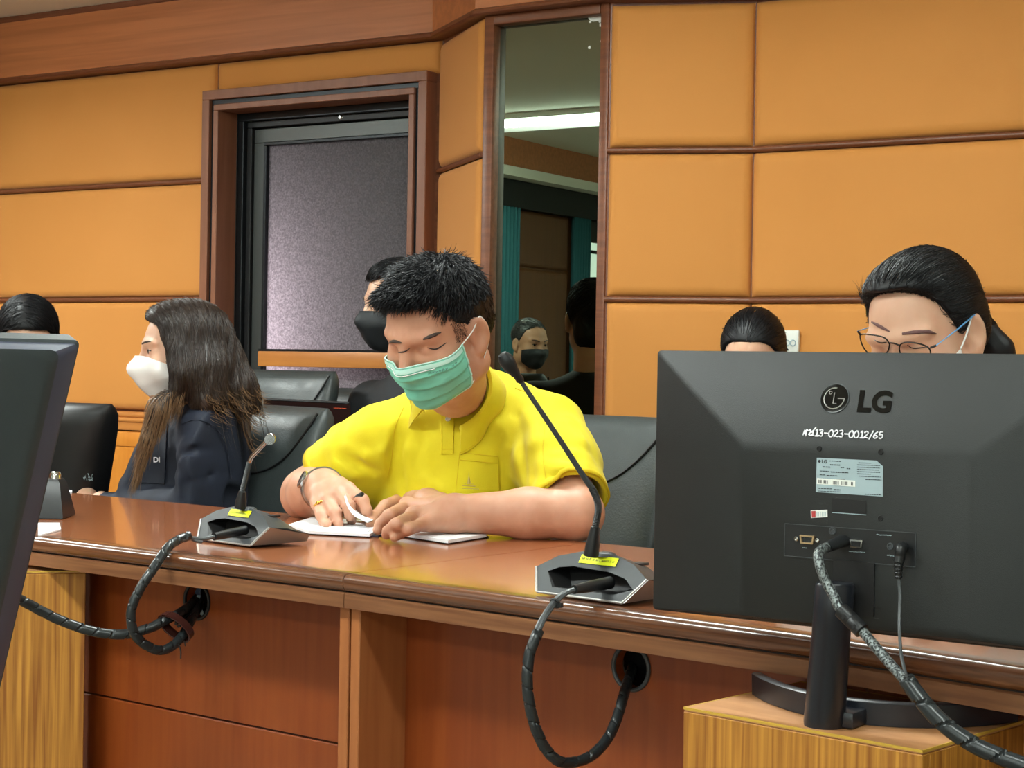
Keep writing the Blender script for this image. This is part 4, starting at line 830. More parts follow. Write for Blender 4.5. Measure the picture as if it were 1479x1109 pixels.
class Frame:
    """local axes of a head or body: l = person's left, f = forward, u = up"""
    def __init__(s, o, f, u, sc=1.): s.o = np.asarray(o, float); s.f = unit(f); s.l = unit(np.cross(u, s.f)*1.0); s.u = np.cross(s.f, s.l); s.sc = sc; s.ax = np.array([s.l, s.f, s.u])
    def __call__(s, l, f, u): return s.o+s.sc*(s.l*l+s.f*f+s.u*u)
    def loc(s, p): return ((np.asarray(p)-s.o)@s.ax.T)/s.sc
def rot_about(v, axis, ang): return np.array(Matrix.Rotation(ang, 3, Vector(axis))@Vector(v))
def head_frame(o, f0, pitch, roll, sc): 
    f0 = unit(f0*V3(1, 1, 0)); l0 = np.cross([0, 0, 1], f0); f = rot_about(f0, l0, pitch); u = rot_about(V3(0, 0, 1), l0, pitch); u = rot_about(u, f, roll); return Frame(o, f, u, sc)
def add_head(F, H, female=False, chub=0., neck_to=None, nr=(.056, .06)):
    s = H.sc; E = lambda c, r, k=.02, op='u', ax=None: F.ell(H(*c), np.array(r)*s, H.ax if ax is None else ax, k*s, op)
    j = .93 if female else 1.
    E((0, -.008, .032), (.074*j, .096, .086)); E((0, .022, .0), (.065*j+chub*.5, .074, .088)); E((0, .026, -.058), (.055*j+chub, .062, .058), .025); E((0, .068, -.098), (.024, .022, .019), .025)
    for sd in (1, -1):
        E((sd*(.036+chub*.5), .056, -.036), (.030+chub*.6, .030, .036), .02); E((sd*(.05*j+chub), .0, -.066), (.020+chub*.5, .036, .03), .025)
        E((sd*.033, .100, .001), (.021, .016, .0125), .012, 's'); E((sd*.032, .073, -.001), (.0165, .0145, .0125), .006)
        F.cone(H(sd*.012, .091, .020), H(sd*.048, .074, .021), .0085*s, .007*s, .014*s)
        E((sd*.0125, .098, -.041), (.0085, .011, .008), .007)
        ea = np.array([unit(H.l*sd+H.f*.30), unit(H.f-H.l*sd*.30), H.u])
        E((sd*.0775*j+sd*chub*.4, -.010, -.010), (.0085, .020, .031), .006, 'u', ea); E((sd*.0865*j+sd*chub*.4, -.006, -.008), (.007, .011, .018), .005, 's', ea); E((sd*.078*j+sd*chub*.4, -.002, -.036), (.007, .011, .012), .006, 'u', ea)
    F.cone(H(0, .086, .016), H(0, .108, -.034), .0085*s, .0125*s, .012*s)
    E((0, .088, -.07), (.024, .010, .0075), .01); E((0, .086, -.083), (.02, .010, .008), .01)
    if neck_to is not None: F.cone(H(0, -.022, -.058), neck_to, nr[0]*s, nr[1]*s, .03)
def face_mask(name, F, H, m, parent, phi=(-68, 68), top=lambda t: -.018, bot=lambda t: -.118, off=.006, pleat=0., beak=None, nu=37, nv=22, thick=.0012, c_f=.0, tent=6, **props):
    """mask: a sheet wrapped round the lower face, bridging between nose and chin"""
    ph = np.radians(np.linspace(phi[0], phi[1], nu)); tt = np.linspace(-1, 1, nu); R = np.zeros((nv, nu)); Z = np.zeros((nv, nu)); s = H.sc
    for i, t in enumerate(tt):
        Z[:, i] = np.linspace(top(t), bot(t), nv)
    tr = np.arange(.20, .02, -.0025)
    for i in range(nu):
        d = H.l*math.sin(ph[i])+H.f*math.cos(ph[i])
        for k in range(nv):
            pts = H(0, c_f, Z[k, i])+d*tr[:, None]*s; v = F.val(pts); ins = np.argwhere(v < off*s); R[k, i] = tr[ins[0, 0]] if len(ins) else .055
    for _ in range(tent):
        S_ = R.copy(); S_[1:-1] = (R[:-2]+R[2:])/2; R[1:-1] = np.maximum(R, S_)[1:-1]
        S_ = R.copy(); S_[:, 1:-1] = (R[:, :-2]+R[:, 2:])/2; R[:, 1:-1] = np.maximum(R, S_*.999)[:, 1:-1]
    S_ = R.copy(); S_[1:-1, 1:-1] = (R[1:-1, 1:-1]*2+R[:-2, 1:-1]+R[2:, 1:-1]+R[1:-1, :-2]+R[1:-1, 2:])/6; R = S_
    vv = np.linspace(0, 1, nv)[:, None]
    if pleat: 
        w = (vv*4.2+.15*tt[None]**2) % 1; R = R+pleat*(w-.4)*np.clip((vv-.16)/.1, 0, 1)*np.clip((.97-vv)/.1, 0, 1)*(1-.35*tt[None]**2)
    if beak is not None: R = R+beak(vv, tt[None])
    out = []
    for dz in (thick, 0):
        for k in range(nv):
            for i in range(nu): d = H.l*math.sin(ph[i])+H.f*math.cos(ph[i]); out.append(H(0, c_f, Z[k, i])+d*(R[k, i]+dz)*s)
    n1 = nv*nu; Fc = []
    for k in range(nv-1):
        for i in range(nu-1): a = k*nu+i; Fc += [(a, a+1, a+nu+1, a+nu), (n1+a, n1+a+nu, n1+a+nu+1, n1+a+1)]
    for i in range(nu-1): Fc += [(i, n1+i, n1+i+1, i+1), ((nv-1)*nu+i, (nv-1)*nu+i+1, n1+(nv-1)*nu+i+1, n1+(nv-1)*nu+i)]
    for k in range(nv-1): Fc += [(k*nu, (k+1)*nu, n1+(k+1)*nu, n1+k*nu), (k*nu+nu-1, n1+k*nu+nu-1, n1+(k+1)*nu+nu-1, (k+1)*nu+nu-1)]
    V = np.array(out); o = np_mesh(name, V, np.array(Fc), m, parent, **props)
    return o, V[:n1].reshape(nv, nu, 3)
def ribbon(mb, top, bot, th):                                # thin cloth strip between two 3D polylines
    top = np.asarray(top); bot = np.asarray(bot); n = len(top); d = np.cross(np.gradient(top, axis=0), bot-top); d /= np.linalg.norm(d, axis=1)[:, None]+1e-9
    mb.loft([[top[i]+d[i]*th, bot[i]+d[i]*th, bot[i]-d[i]*th*.2, top[i]-d[i]*th*.2] for i in range(n)])
M['skin_man'] = mat('skin_light', 'C8957A', .5, sss=.25, bump=.05, bscale=600, col2='C08B6F', cscale=(30, 30, 30))
M['skin_arm'] = M['skin_man']
M['skin_w'] = mat('skin_pale', 'D9AC90', .48, sss=.25, col2='D2A388', cscale=(25, 25, 25))
M['skin_tan'] = mat('skin_tan', 'BE8D6E', .5, sss=.2)
M['yellow'] = mat('yellow_pique_cotton', 'D9C800', .8, bump=.25, bscale=900, sheen=.1, col2='D3C200', cscale=(14, 14, 14))
M['yellowSeam'] = mat('yellow_seam', 'D0B400', .8)
M['hair'] = mat('black_hair', '0C0D11', .46, spec=.35)
M['hair_grey'] = mat('greying_hair', '2A2A2A', .45)
M['brow'] = mat('eyebrow_hair', '40322B', .7)
M['brow2'] = mat('pencilled_brow', '6A4A48', .7)
M['lash'] = mat('eyelash', '1E1614', .6)
M['eyewhite'] = mat('eye_white', 'D8D0C8', .2)
M['iris'] = mat('dark_iris', '1C120E', .1)
M['teal'] = mat('teal_mask', '78CDB4', .75, bump=.15, bscale=1500)
M['tealedge'] = mat('pale_mask_edge', 'B9E3D6', .8)
M['maskwhite'] = mat('white_mask', 'E9E8E6', .8, bump=.08, bscale=900)
M['maskblack'] = mat('black_mask', '1C2024', .6, bump=.1, bscale=900)
M['loop'] = mat('ear_loop', 'F1F4F2', .7)
M['navy'] = mat('navy_suit', '141C2E', .75, sheen=0, bump=.1, bscale=900, col2='111828', cscale=(20, 20, 20))
M['blackcloth'] = mat('black_shirt', '16191D', .75)
M['brownhair'] = mat('dark_brown_hair', '33251D', .38, spec=.6, col2='2A1E18', cscale=(30, 30, 6))
M['brownhair_tip'] = mat('light_brown_hair_tips', '7A5B3D', .42, spec=.5)
M['whiteshirt'] = mat('pale_blouse', 'CFCBC6', .8)

def patch(name, fld, quad, nu, nv, th, m, parent, off=.0006, **props):
    """thin cloth piece lying on a surface; quad = four pixels (tl, tr, br, bl) looked up on the surface"""
    tl, tr, br, bl = [np.array(q, float) for q in quad]; A = []; B = []
    for j in range(nv):
        for i in range(nu):
            s, t = i/(nu-1), j/(nv-1); q = (tl*(1-s)+tr*s)*(1-t)+(bl*(1-s)+br*s)*t; p = fld.pick(*q)
            if p is None: p = A[-1] if A else P(*q, 3.3)
            g = fld.grad(p[None])[0]; A.append(p+g*(off+th)); B.append(p-g*.001)
    n = nu*nv; F_ = []
    for j in range(nv-1):
        for i in range(nu-1): a = j*nu+i; F_ += [(a, a+1, a+nu+1, a+nu), (n+a, n+a+nu, n+a+nu+1, n+a+1)]
    for i in range(nu-1): F_ += [(i, n+i, n+i+1, i+1), ((nv-1)*nu+i, (nv-1)*nu+i+1, n+(nv-1)*nu+i+1, n+(nv-1)*nu+i)]
    for j in range(nv-1): F_ += [(j*nu, (j+1)*nu, n+(j+1)*nu, n+j*nu), (j*nu+nu-1, n+j*nu+nu-1, n+(j+1)*nu+nu-1, (j+1)*nu+nu-1)]
    return mesh_obj(name, A+B, F_, m, parent, 50, **props)
def surf_line(mb, fld, px, r, n=14, off=.0, flat=1.):
    pts = smooth_path([np.array([x, y, 0.]) for x, y in px], n); q = [fld.pick(a, b, off) for a, b, _ in pts]; q = [p for p in q if p is not None]
    if len(q) < 2: return
    k = len(q); rr = r*np.sqrt(np.clip(np.sin(np.linspace(.15, math.pi-.15, k)), .05, 1)) if np.isscalar(r) else np.interp(np.linspace(0, 1, k), np.linspace(0, 1, len(r)), r)
    mb.tube(q, rr, 6)
def local_line(H, fld, pts, off=.0):                         # points given in head coordinates, dropped onto the surface from outside
    out = []
    for l, f, u in pts:
        o = H(l*1.0, f+.06, u); p = fld.hit(o, -H.f, 0, .2)
        out.append(p if p is not None else H(l, f, u))
    return out

# ================================================================== MAN IN THE YELLOW SHIRT
Ho = P(634, 473, 3.20)
man = thing('person', 'seated person in yellow polo shirt and green face mask, reading papers on the desk', 'person', (Ho[0], Ho[1]+.45, 0))
H = head_frame(Ho, V3(-.125, -.992, 0), math.radians(27), math.radians(-4), 1.07)
zD = ZT+.001
def hz(x, y, z): return PZ(x, y, zD+z)
neckb = P(657, 558, 3.385)
shL, shR = P(786, 626, 3.44), P(556, 640, 3.54)
elL = PZ(834, 742, zD+.047); wrL = PZ(656, 741, zD+.045)
elR = P(444, 714, 3.62); wrR = P(468, 705, 3.45)
allp = np.array([Ho, neckb, shL, shR, elL, wrL, elR, wrR])
lo = allp.min(0)-V3(.15, .16, .10); hi = allp.max(0)+V3(.13, .14, .17)
SK = Field(lo, hi, .0042)
add_head(SK, H, chub=.008, neck_to=neckb, nr=(.055, .058))
bf = unit(V3(-.05, -.99, 0)); bl_ = unit(np.cross([0, 0, 1], bf)); bx = np.array([bl_, bf, [0, 0, 1]])
chest = P(672, 660, 3.53)
SK.ell(chest+V3(0, .02, 0), (.16, .10, .15), bx, .03); SK.cone(shL, shR, .055, .055, .03)
def arm(sh, el, wr, r): SK.chain([sh, el], [r[0], r[1]], .03); SK.chain([el, el*.6+wr*.4, wr], [r[1], r[2], r[3]], .02)
arm(shL, elL, wrL, (.058, .047, .046, .034)); arm(shR, elR, wrR, (.06, .052, .051, .038))
def finger(pts, r0, r1, k=.006): SK.chain(pts, list(np.linspace(r0, r1, len(pts))), k)
mi, mm_, mr_, ml = hz(583, 719, .050), hz(588, 731, .049), hz(597, 745, .040), hz(611, 757, .028)
SK.chain([wrL, (wrL+mi)/2+V3(0, 0, .006), mi], [.032, .026, .0145], .012); SK.chain([wrL, mm_], [.032, .016], .012); SK.chain([wrL, mr_], [.03, .0155], .012); SK.chain([wrL-V3(0, .012, .008), ml], [.028, .0145], .012)
for q in (mi, mm_, mr_): SK.ell(q+V3(0, 0, .003), .0155, k=.008)
finger([mi, hz(556, 730, .042), hz(541, 746, .024), hz(534, 757, .013)], .0132, .0090, .004)
finger([mm_, hz(562, 744, .041), hz(549, 757, .022), hz(545, 766, .011)], .0136, .0092, .004)
finger([mr_, hz(572, 757, .034), hz(560, 767, .019), hz(558, 773, .011)], .0130, .0090, .004)
finger([ml, hz(589, 765, .024), hz(575, 772, .013), hz(569, 776, .010)], .0120, .0086, .004)
finger([wrL+V3(-.03, .03, -.005), hz(592, 738, .03)+V3(-.01, .05, -.012), hz(560, 748, .014)+V3(-.01, .04, 0)], .015, .010)
# right hand: knuckles up, fingers pressing down on the page
kk = lambda x, y, D: P(x, y, D)
wi, wm, wr_, wl = kk(503, 706, 3.385), kk(489, 713, 3.375), kk(473, 722, 3.375), kk(458, 727, 3.385)
for q, r in ((wi, .0150), (wm, .0160), (wr_, .0155), (wl, .0145)): SK.chain([wrR, wrR*.4+q*.6+V3(0, 0, .003), q], [.034, .020, r], .010)
finger([wi, kk(524, 722, 3.345), kk(530, 738, 3.335), hz(532, 751, .012)], .0136, .0092, .004)
finger([wm, kk(504, 731, 3.335), kk(506, 744, 3.33), hz(508, 752, .014)], .0138, .0094, .004)
finger([wr_, kk(484, 741, 3.335), kk(486, 751, 3.33), hz(490, 757, .012)], .0134, .0092, .004)
finger([wl, kk(464, 745, 3.345), kk(468, 754, 3.335), hz(473, 758, .011)], .0122, .0088, .004)
finger([wrR+V3(.03, -.005, -.012), kk(515, 722, 3.43), kk(528, 742, 3.40), hz(530, 750, .014)], .0160, .0102, .005)
body = skin('body', SK, 'skin_man', man, 1)
# ---- shirt
SH = Field(lo-V3(.03, .05, .06), hi+V3(.04, .22, -.05), .005)
SH.ell(chest, (.190, .120, .150), bx, .04); SH.ell(P(668, 735, 3.56), (.19, .150, .15), bx, .06); SH.ell(P(664, 800, 3.59), (.205, .165, .14), bx, .06)
SH.ell(P(676, 620, 3.54), (.15, .10, .095), bx, .05)
SH.chain([P(708, 578, 3.48), shL+V3(0, 0, .0)], [.062, .072], .04); SH.chain([P(650, 588, 3.52), shR], [.06, .070], .04)
eL2 = shL*.20+elL*.80; eR2 = shR*.36+elR*.64
SH.chain([shL, shL*.5+eL2*.5, eL2], [.080, .079, .072], .03); SH.chain([shR, shR*.5+eR2*.5, eR2], [.080, .079, .079], .03)
def fold(px, r, k=.016, depth=.75, op='u'):
    q = [SH.pick(x, y) for x, y in px]; q = [(p, SH.grad(p[None])[0]) for p in q if p is not None]
    if len(q) > 1: SH.chain([p-g*r*depth*(1 if op == 'u' else -1) for p, g in q], list(r*np.sin(np.linspace(.5, math.pi-.5, len(q)))), k, op)
for px, r in (([(604, 606), (592, 650), (590, 705)], .010), ([(566, 612), (552, 655), (549, 690)], .010), ([(742, 690), (775, 705), (805, 706)], .009), ([(736, 606), (730, 650), (734, 700)], .011), ([(482, 668), (516, 684), (540, 692)], .009), ([(500, 645), (530, 660), (552, 668)], .008), ([(782, 668), (818, 676), (848, 690)], .010), ([(764, 596), (776, 640), (782, 690)], .010), ([(722, 575), (716, 612), (704, 660)], .009), ([(820, 610), (838, 640), (846, 670)], .008), ([(800, 655), (828, 655), (852, 662)], .008), ([(612, 690), (640, 712), (680, 722)], .008)): fold(px, r)
for px, r in (([(748, 600), (752, 650), (760, 700)], .008), ([(578, 612), (570, 655), (566, 695)], .008), ([(790, 688), (820, 690), (845, 700)], .006), ([(490, 660), (520, 672), (545, 680)], .006)): fold(px, r, .014, .55, 's')
SH.warp(lambda p: np.sin(p@V3(61, 37, 23)+2*np.sin(p@V3(17, -21, 29)))*.0013+np.sin(p@V3(-35, 52, 64)+1.3)*.0010+np.sin(p@V3(110, -70, 45)+3*np.sin(p@V3(23, 31, -12)))*.0007)
SH.cone(neckb+V3(0, 0, -.03), H(0, -.01, -.06), .058, .066, .008, 's')
for el, sh_, sl, rr in ((elL, shL, eL2, .060), (elR, shR, eR2, .066)):
    d = unit(el-sh_); hem = sl+d*.015; SH.cone(hem-d*.03, hem+d*.3, rr, rr, .004, 's')
    def past(p, hem=hem, d=d): return np.maximum(np.linalg.norm(p-hem-d*.08, axis=-1)-.135, -((p-hem)@d))
    SH.put(past, hem-.25, hem+.25, .003, 's')
shirt = skin('polo_shirt', SH, 'yellow', man, 1)
# hems, collar, placket, pocket
for el, sh_, sl, rr in ((elL, shL, eL2, .0725), (elR, shR, eR2, .079)):
    d = unit(el-sh_); hem = sl+d*.006; u_ = unit(np.cross(d, [0, 0, 1])); w_ = np.cross(d, u_); ring = []
    for q in np.linspace(0, 2*math.pi, 40, endpoint=False):
        dr = u_*math.cos(q)+w_*math.sin(q); p = SH.hit(hem+dr*.16, -dr, 0, .15); ring.append((p if p is not None and np.linalg.norm(p-hem) < rr*1.35 else hem+dr*rr)+dr*.0006)
    m = MB(); ring.append(ring[0]); m.loft([[p+d*.009, p-d*.009, p-d*.009-(p-hem)*.04, p+d*.009-(p-hem)*.05] for p in ring], False); build('sleeve_hem', m, 'yellowSeam', man, True)
nk = unit(H(0, -.02, -.08)-neckb); cfw = unit(-fw*V3(1, 1, 0)*.99-CR*V3(1, 1, 0)*.10); nfw = unit(cfw-nk*np.dot(cfw, nk)); nlf = np.cross(nfw, nk)
if np.dot(nlf, CR) < 0: nlf = -nlf
T0, T1, T2 = [], [], []
for q in np.radians(np.linspace(-143, 143, 61)):
    dr = -nfw*math.cos(q)+nlf*math.sin(q); e = abs(q)/math.radians(143)
    base = neckb-nk*(.010+.030*e**2.2)+nfw*(.012*e)+CR*.004
    T0.append(base+dr*.064+nk*.034*(1-.5*e**6)); T1.append(base+dr*.071+nk*.037*(1-.5*e**6))
    w_ = 1+.40*math.exp(-((e-1)/.16)**2)
    p = base+dr*(.071+.030*w_)-nk*(.004+.012*w_*e**2)
    for _ in range(3):
        v = float(SH.val(p[None])[0]); 
        if abs(v) < .06: p = p+SH.grad(p[None])[0]*(.0045-v)
    T2.append(p)
T2 = np.array(T2)
for _ in range(4): T2[1:-1] = (T2[:-2]+T2[2:]+2*T2[1:-1])/4
m = MB(); n_ = len(T0)
m.loft([[T0[i]-nk*.03, T0[i], T1[i], T1[i]*.5+T2[i]*.5+nk*.003+(T1[i]-T0[i])*.25, T2[i]+nk*.0012, T2[i]-nk*.0018, T1[i]*.5+T2[i]*.5-nk*.001, T0[i]*.5+T1[i]*.5-nk*.012] for i in range(n_)]); build('collar', m, 'yellow', man, 50, label='yellow ribbed collar')
m = MB(); m.tube([T2[i]*.93+T1[i]*.07+nk*.0016 for i in range(n_)], .0008, 5); build('collar_seam', m, 'yellowSeam', man)
plk = patch('placket', SH, [(636, 597), (657, 596), (655, 655), (637, 656)], 5, 12, .0018, 'yellow', man)
m = MB(); 
for e_ in ([(638, 598), (638, 655)], [(655, 597), (654, 655)], [(638, 649), (654, 649)]): surf_line(m, SH, e_, [.0006, .0006], 14, .0026)
build('stitching', m, 'yellowSeam', man, False, kind='stuff')
for bp in ((647, 606), ):
    p = SH.pick(*bp); g = SH.grad(p[None])[0]; m = MB(); m.lathe([(.0001, .003), (.0035, .003), (.0052, .0044), (.0056, .003), (.0056, .001)], p, g, 18); build('button', m, 'white', man, label='white shirt button')
pk = patch('pocket', SH, [(664, 653), (719, 658), (721, 716), (658, 712)], 9, 10, .0022, 'yellow', man)
m = MB()
for e_ in ([(664, 654), (658, 711)], [(719, 659), (721, 715)], [(664, 664), (719, 669)], [(664, 654), (690, 656), (719, 659)]): surf_line(m, SH, e_, [.0007, .0007], 14, .003)
build('stitching', m, 'yellowSeam', man, False, kind='stuff')
m = MB()
for a_, r_ in (([(677.5, 676), (677.5, 690)], [.0003, .0016]), ([(677.5, 689), (677.5, 699)], [.0018, .0045]), ([(671, 698), (684, 699)], [.0012, .0012]), ([(668, 701), (687, 702)], [.0016, .0016]), ([(664, 705), (692, 706)], [.0014, .0014]), ([(662.5, 699), (662, 706)], [.0004, .0008]), ([(692, 700), (692.5, 707)], [.0004, .0008])): surf_line(m, SH, a_, r_, 6, .0018)
M['emblem'] = mat('embroidered_emblem', 'B7A24A', .6); build('emblem', m, 'emblem', man, label='small gold grey spire emblem embroidered on the pocket')
m = MB()
for e_ in ([(744, 560), (768, 572), (786, 606), (784, 655), (790, 700)], [(583, 588), (570, 620), (566, 660), (560, 690)]): surf_line(m, SH, e_, [.0007, .0007], 20, .0006)
build('armhole_seam', m, 'yellowSeam', man, False, kind='stuff')
# ---- face: brows, lowered lids
m = MB(); surf_line(m, SK, [(559, 497), (568, 493), (580, 495)], [.0016, .0034, .0030, .0012]); surf_line(m, SK, [(611, 490), (624, 485), (637, 480)], [.0014, .0034, .0034, .0012]); build('eyebrow', m, 'brow', man, kind='stuff')
m = MB(); surf_line(m, SK, [(575, 509), (584, 508), (592, 503)], .0014); surf_line(m, SK, [(617, 502), (630, 504), (645, 495)], .0014); build('eyelash', m, 'lash', man, kind='stuff')
# ---- surgical mask
M_top = lambda t: -.021+.010*max(0, t)**2-.012*min(0, t)**2; M_bot = lambda t: -.122+.030*t*t
mask, G = face_mask('face_mask', SK, H, 'teal', man, (-62, 66), M_top, M_bot, .004, pleat=.0062, nv=44, label='green pleated surgical mask')
m = MB(); g_ = G[0]; m.tube(g_, .0016, 6); m.tube(G[-1], .0014, 6); m.tube(G[:, -1], .0018, 6); m.tube(G[:, 0], .0016, 6); build('mask_binding', m, 'tealedge', mask, True)
eo = H(.083, -.018, .018); m = MB(); m.tube(smooth_path([G[0, -1], G[0, -1]*.5+eo*.5+H.l*.004, eo, H(.086, -.026, -.02), G[-2, -1]*.45+H(.084, -.02, -.045)*.55, G[-2, -1]], 30), .0012, 6); build('ear_loop', m, 'loop', mask)
nr_ = 5; up_ = []; dn_ = []
Nn = lambda k, i: unit(np.cross(G[k, min(i+1, 36)]-G[k, max(i-1, 0)], G[min(k+1, 43), i]-G[max(k-1, 0), i]))
def outn(k, i): n_ = Nn(k, i); return n_ if np.dot(n_, G[k, i]-H.o) > 0 else -n_
m = MB(); m.loft([[G[k, i]+outn(k, i)*.0016 for i in range(1, 36)] for k in range(1, nr_)], False, False); build('nose_strip', m, 'tealedge', mask, True)
m = MB(); m.tube([G[nr_, i]+outn(nr_, i)*.0014 for i in range(8, 27)], .0009, 5); build('nose_wire', m, 'loop', mask, True)
m = MB(); P0 = [G[8, i]+outn(8, i)*.0016 for i in range(24, 33)]
word = [[(0, 0), (.1, 1), (.22, .2), (.34, 1), (.42, 0)], [(.55, .6), (.58, 0)], [(.7, 0), (.72, .6), (.85, .6), (.9, 0)], [(1., .6), (1.06, 0), (1.14, .5), (1.2, 0), (1.28, .6)], [(1.62, .5), (1.4, .5), (1.4, .05), (1.6, .1), (1.64, 0)], [(1.78, -.3), (1.8, .9), (2.0, .9), (1.85, .5), (2.05, .25), (1.84, 0)], [(2.2, -.4), (2.2, .6), (2.42, .5), (2.4, .05), (2.2, .05)], [(2.95, .5), (3.0, 0), (3.08, .4), (3.16, 0), (3.22, .5)], [(3.45, .4), (3.55, .75), (3.65, .4), (3.55, .2)]]
def onm(a, b): 
    t = np.clip(a/3.7, 0, 1)*(len(P0)-1); i = min(int(t), len(P0)-2); p = P0[i]*(1-(t-i))+P0[i+1]*(t-i); return p+unit(G[6, 28]-G[10, 28])*b*.0042
for pl in word: m.tube([onm(*q) for q in pl], .00042, 4)
build('mask_print', m, 'ink', mask, False, kind='stuff')
# ---- hair
def hairline(pts, H):
    fs, zs = zip(*pts); return lambda p: ((lambda q: (q[..., 2]-np.interp(q[..., 1], fs, zs))*H.sc)(H.loc(p)))
HR = Field(Ho-.20, Ho+.20, .004)
E = lambda c, r, k=.02: HR.ell(H(*c), np.array(r)*H.sc, H.ax, k)
E((0, -.012, .034), (.0785, .100, .0885)); E((0, .012, .078), (.064, .070, .046)); E((-.006, .070, .086), (.050, .020, .018), .02); E((0, -.06, .0), (.068, .046, .06), .02)
HR.put(hairline([(-.12, -.075), (-.05, -.07), (-.03, -.02), (-.014, .012), (.004, .006), (.031, .004), (.037, .028), (.048, .060), (.062, .078), (.075, .082), (.13, .084)], H), Ho-.2, Ho+.2, .005, 's')
HR.warp(lambda p: np.sin(p@V3(310, 170, 90)+2*np.sin(p@V3(90, 120, 210)))*.0012)
hair = skin('hair', HR, 'hair', man, 1, label='short black spiky hair')
rg_ = np.random.default_rng(4)
sd = surf_seeds(HR, 5200, lambda c: H.loc(c)[:, 2] > .045, rg_)
crown = H(.0, -.05, .12)
def hd(p, t):
    q = p-crown; q = q/(np.linalg.norm(q, axis=1, keepdims=True)+1e-6); z = np.clip((H.loc(p)[:, 2]-.06)/.06, 0, 1)[:, None]; return q*.8+H.f*.45+(1-z)*H.u*-.2+HR.grad(p)*(.40*z)
strands('hair_strands', HR, sd, hd, 'hair', hair, 4, .0055, .0007, .002, .33, free=True, rng=rg_, kind='stuff')
fz = surf_seeds(HR, 700, lambda c: (H.loc(c)[:, 2] > .078) & (H.loc(c)[:, 1] > .06), rg_)
strands('hair_strands', HR, fz, lambda p, t: H.f*.45-H.u*(.35+.5*t)-H.l*.3+0*p, 'hair', hair, 4, .0052, .0007, .002, .3, free=True, rng=rg_, kind='stuff')
sb = surf_seeds(HR, 2600, lambda c: (H.loc(c)[:, 2] < .05), rg_)
strands('hair_strands', HR, sb, lambda p, t: -H.u*.9-H.f*.35+0*p, 'hair', hair, 3, .0035, .00045, .0004, .25, rng=rg_, kind='stuff')
fd_ = surf_seeds(SK, 11000, lambda c: (lambda q: (np.abs(q[:, 0]) > .050) & (np.abs(q[:, 0]) < .0775) & (q[:, 1] < .040) & (q[:, 1] > -.075) & (q[:, 2] > -.01+np.clip(-q[:, 1]-.01, 0, .04)*-1.2) & (q[:, 2] < .062) & ~((q[:, 1] > -.036) & (q[:, 1] < .013) & (q[:, 2] < .020)) & ~((q[:, 1] >= .013) & (q[:, 2] < -.004)))(H.loc(c)), rg_)
strands('faded_sides', SK, fd_, lambda p, t: -H.u*.9-H.f*.3+0*p, 'hair', hair, 2, .0020, .00022, .0004, .35, rng=rg_, kind='stuff')
# ---- watch, ring, pen
wd_ = unit(wrR-elR*.85-wrL*0-elR*.15); wa = unit(wrR-elR); wc = wrR-wa*.012
wu = unit(-CR*.62-fw*.75+V3(0, 0, .45)); wu = unit(wu-wa*np.dot(wu, wa)); wv = np.cross(wa, wu)
watch_ring = []
for q in np.linspace(0, 2*math.pi, 30, endpoint=False):
    dr = wu*math.cos(q)+wv*math.sin(q); p = SK.hit(wc+dr*.075, -dr, 0, .07); watch_ring.append((p if p is not None else wc+dr*.038)+dr*.0030)
m = MB(); watch_ring.append(watch_ring[0]); m.loft([[p+wa*.008+(p-wc)*.02, p-wa*.008+(p-wc)*.02, p-wa*.008-(p-wc)*.05, p+wa*.008-(p-wc)*.05] for p in watch_ring], False); wt = build('wristwatch', m, 'steel', man, 30, label='steel wristwatch')
m = MB(); pc = watch_ring[0]; m.lathe([(.0165, -.003), (.0185, 0), (.0185, .004), (.016, .0062), (.0135, .0058)], pc, wu, 28); build('watch_case', m, 'steel', wt)
m = MB(); m.lathe([(.0145, .0052), (.0145, .0056)], pc, wu, 24); build('watch_dial', m, 'alu', wt, label='dark watch dial')
p = SK.pick(459, 727); g = SK.grad(p[None])[0]; m = MB(); m.sphere(p+g*.001, (.0045, .004, .004), 12, 8); m.sphere(p+g*.001+CR*.006+CU*.003, (.003, .003, .003), 10, 6); m.tube([p-CR*.008-CU*.006+g*.001, p+g*.002, p+CR*.010+CU*.004+g*.001], .0016, 8); build('ring', m, 'gold', man, label='gold ring on the right hand')
pen = thing('pen', 'black pen held in the right hand of the person in yellow', 'pen', P(512, 719, 3.35))
a, b = P(499, 726.5, 3.372), P(523, 714, 3.338); m = MB(); m.lathe([(.0032, 0), (.0052, .002), (.0052, np.linalg.norm(b-a)), (.004, np.linalg.norm(b-a)+.002)], a, b-a, 16); build('barrel', m, 'black', pen)
m = MB(); m.lathe([(.0008, -.03), (.0014, -.018), (.0042, -.002), (.0046, .001)], a, b-a, 14); build('pen_grip', m, 'alu', pen)

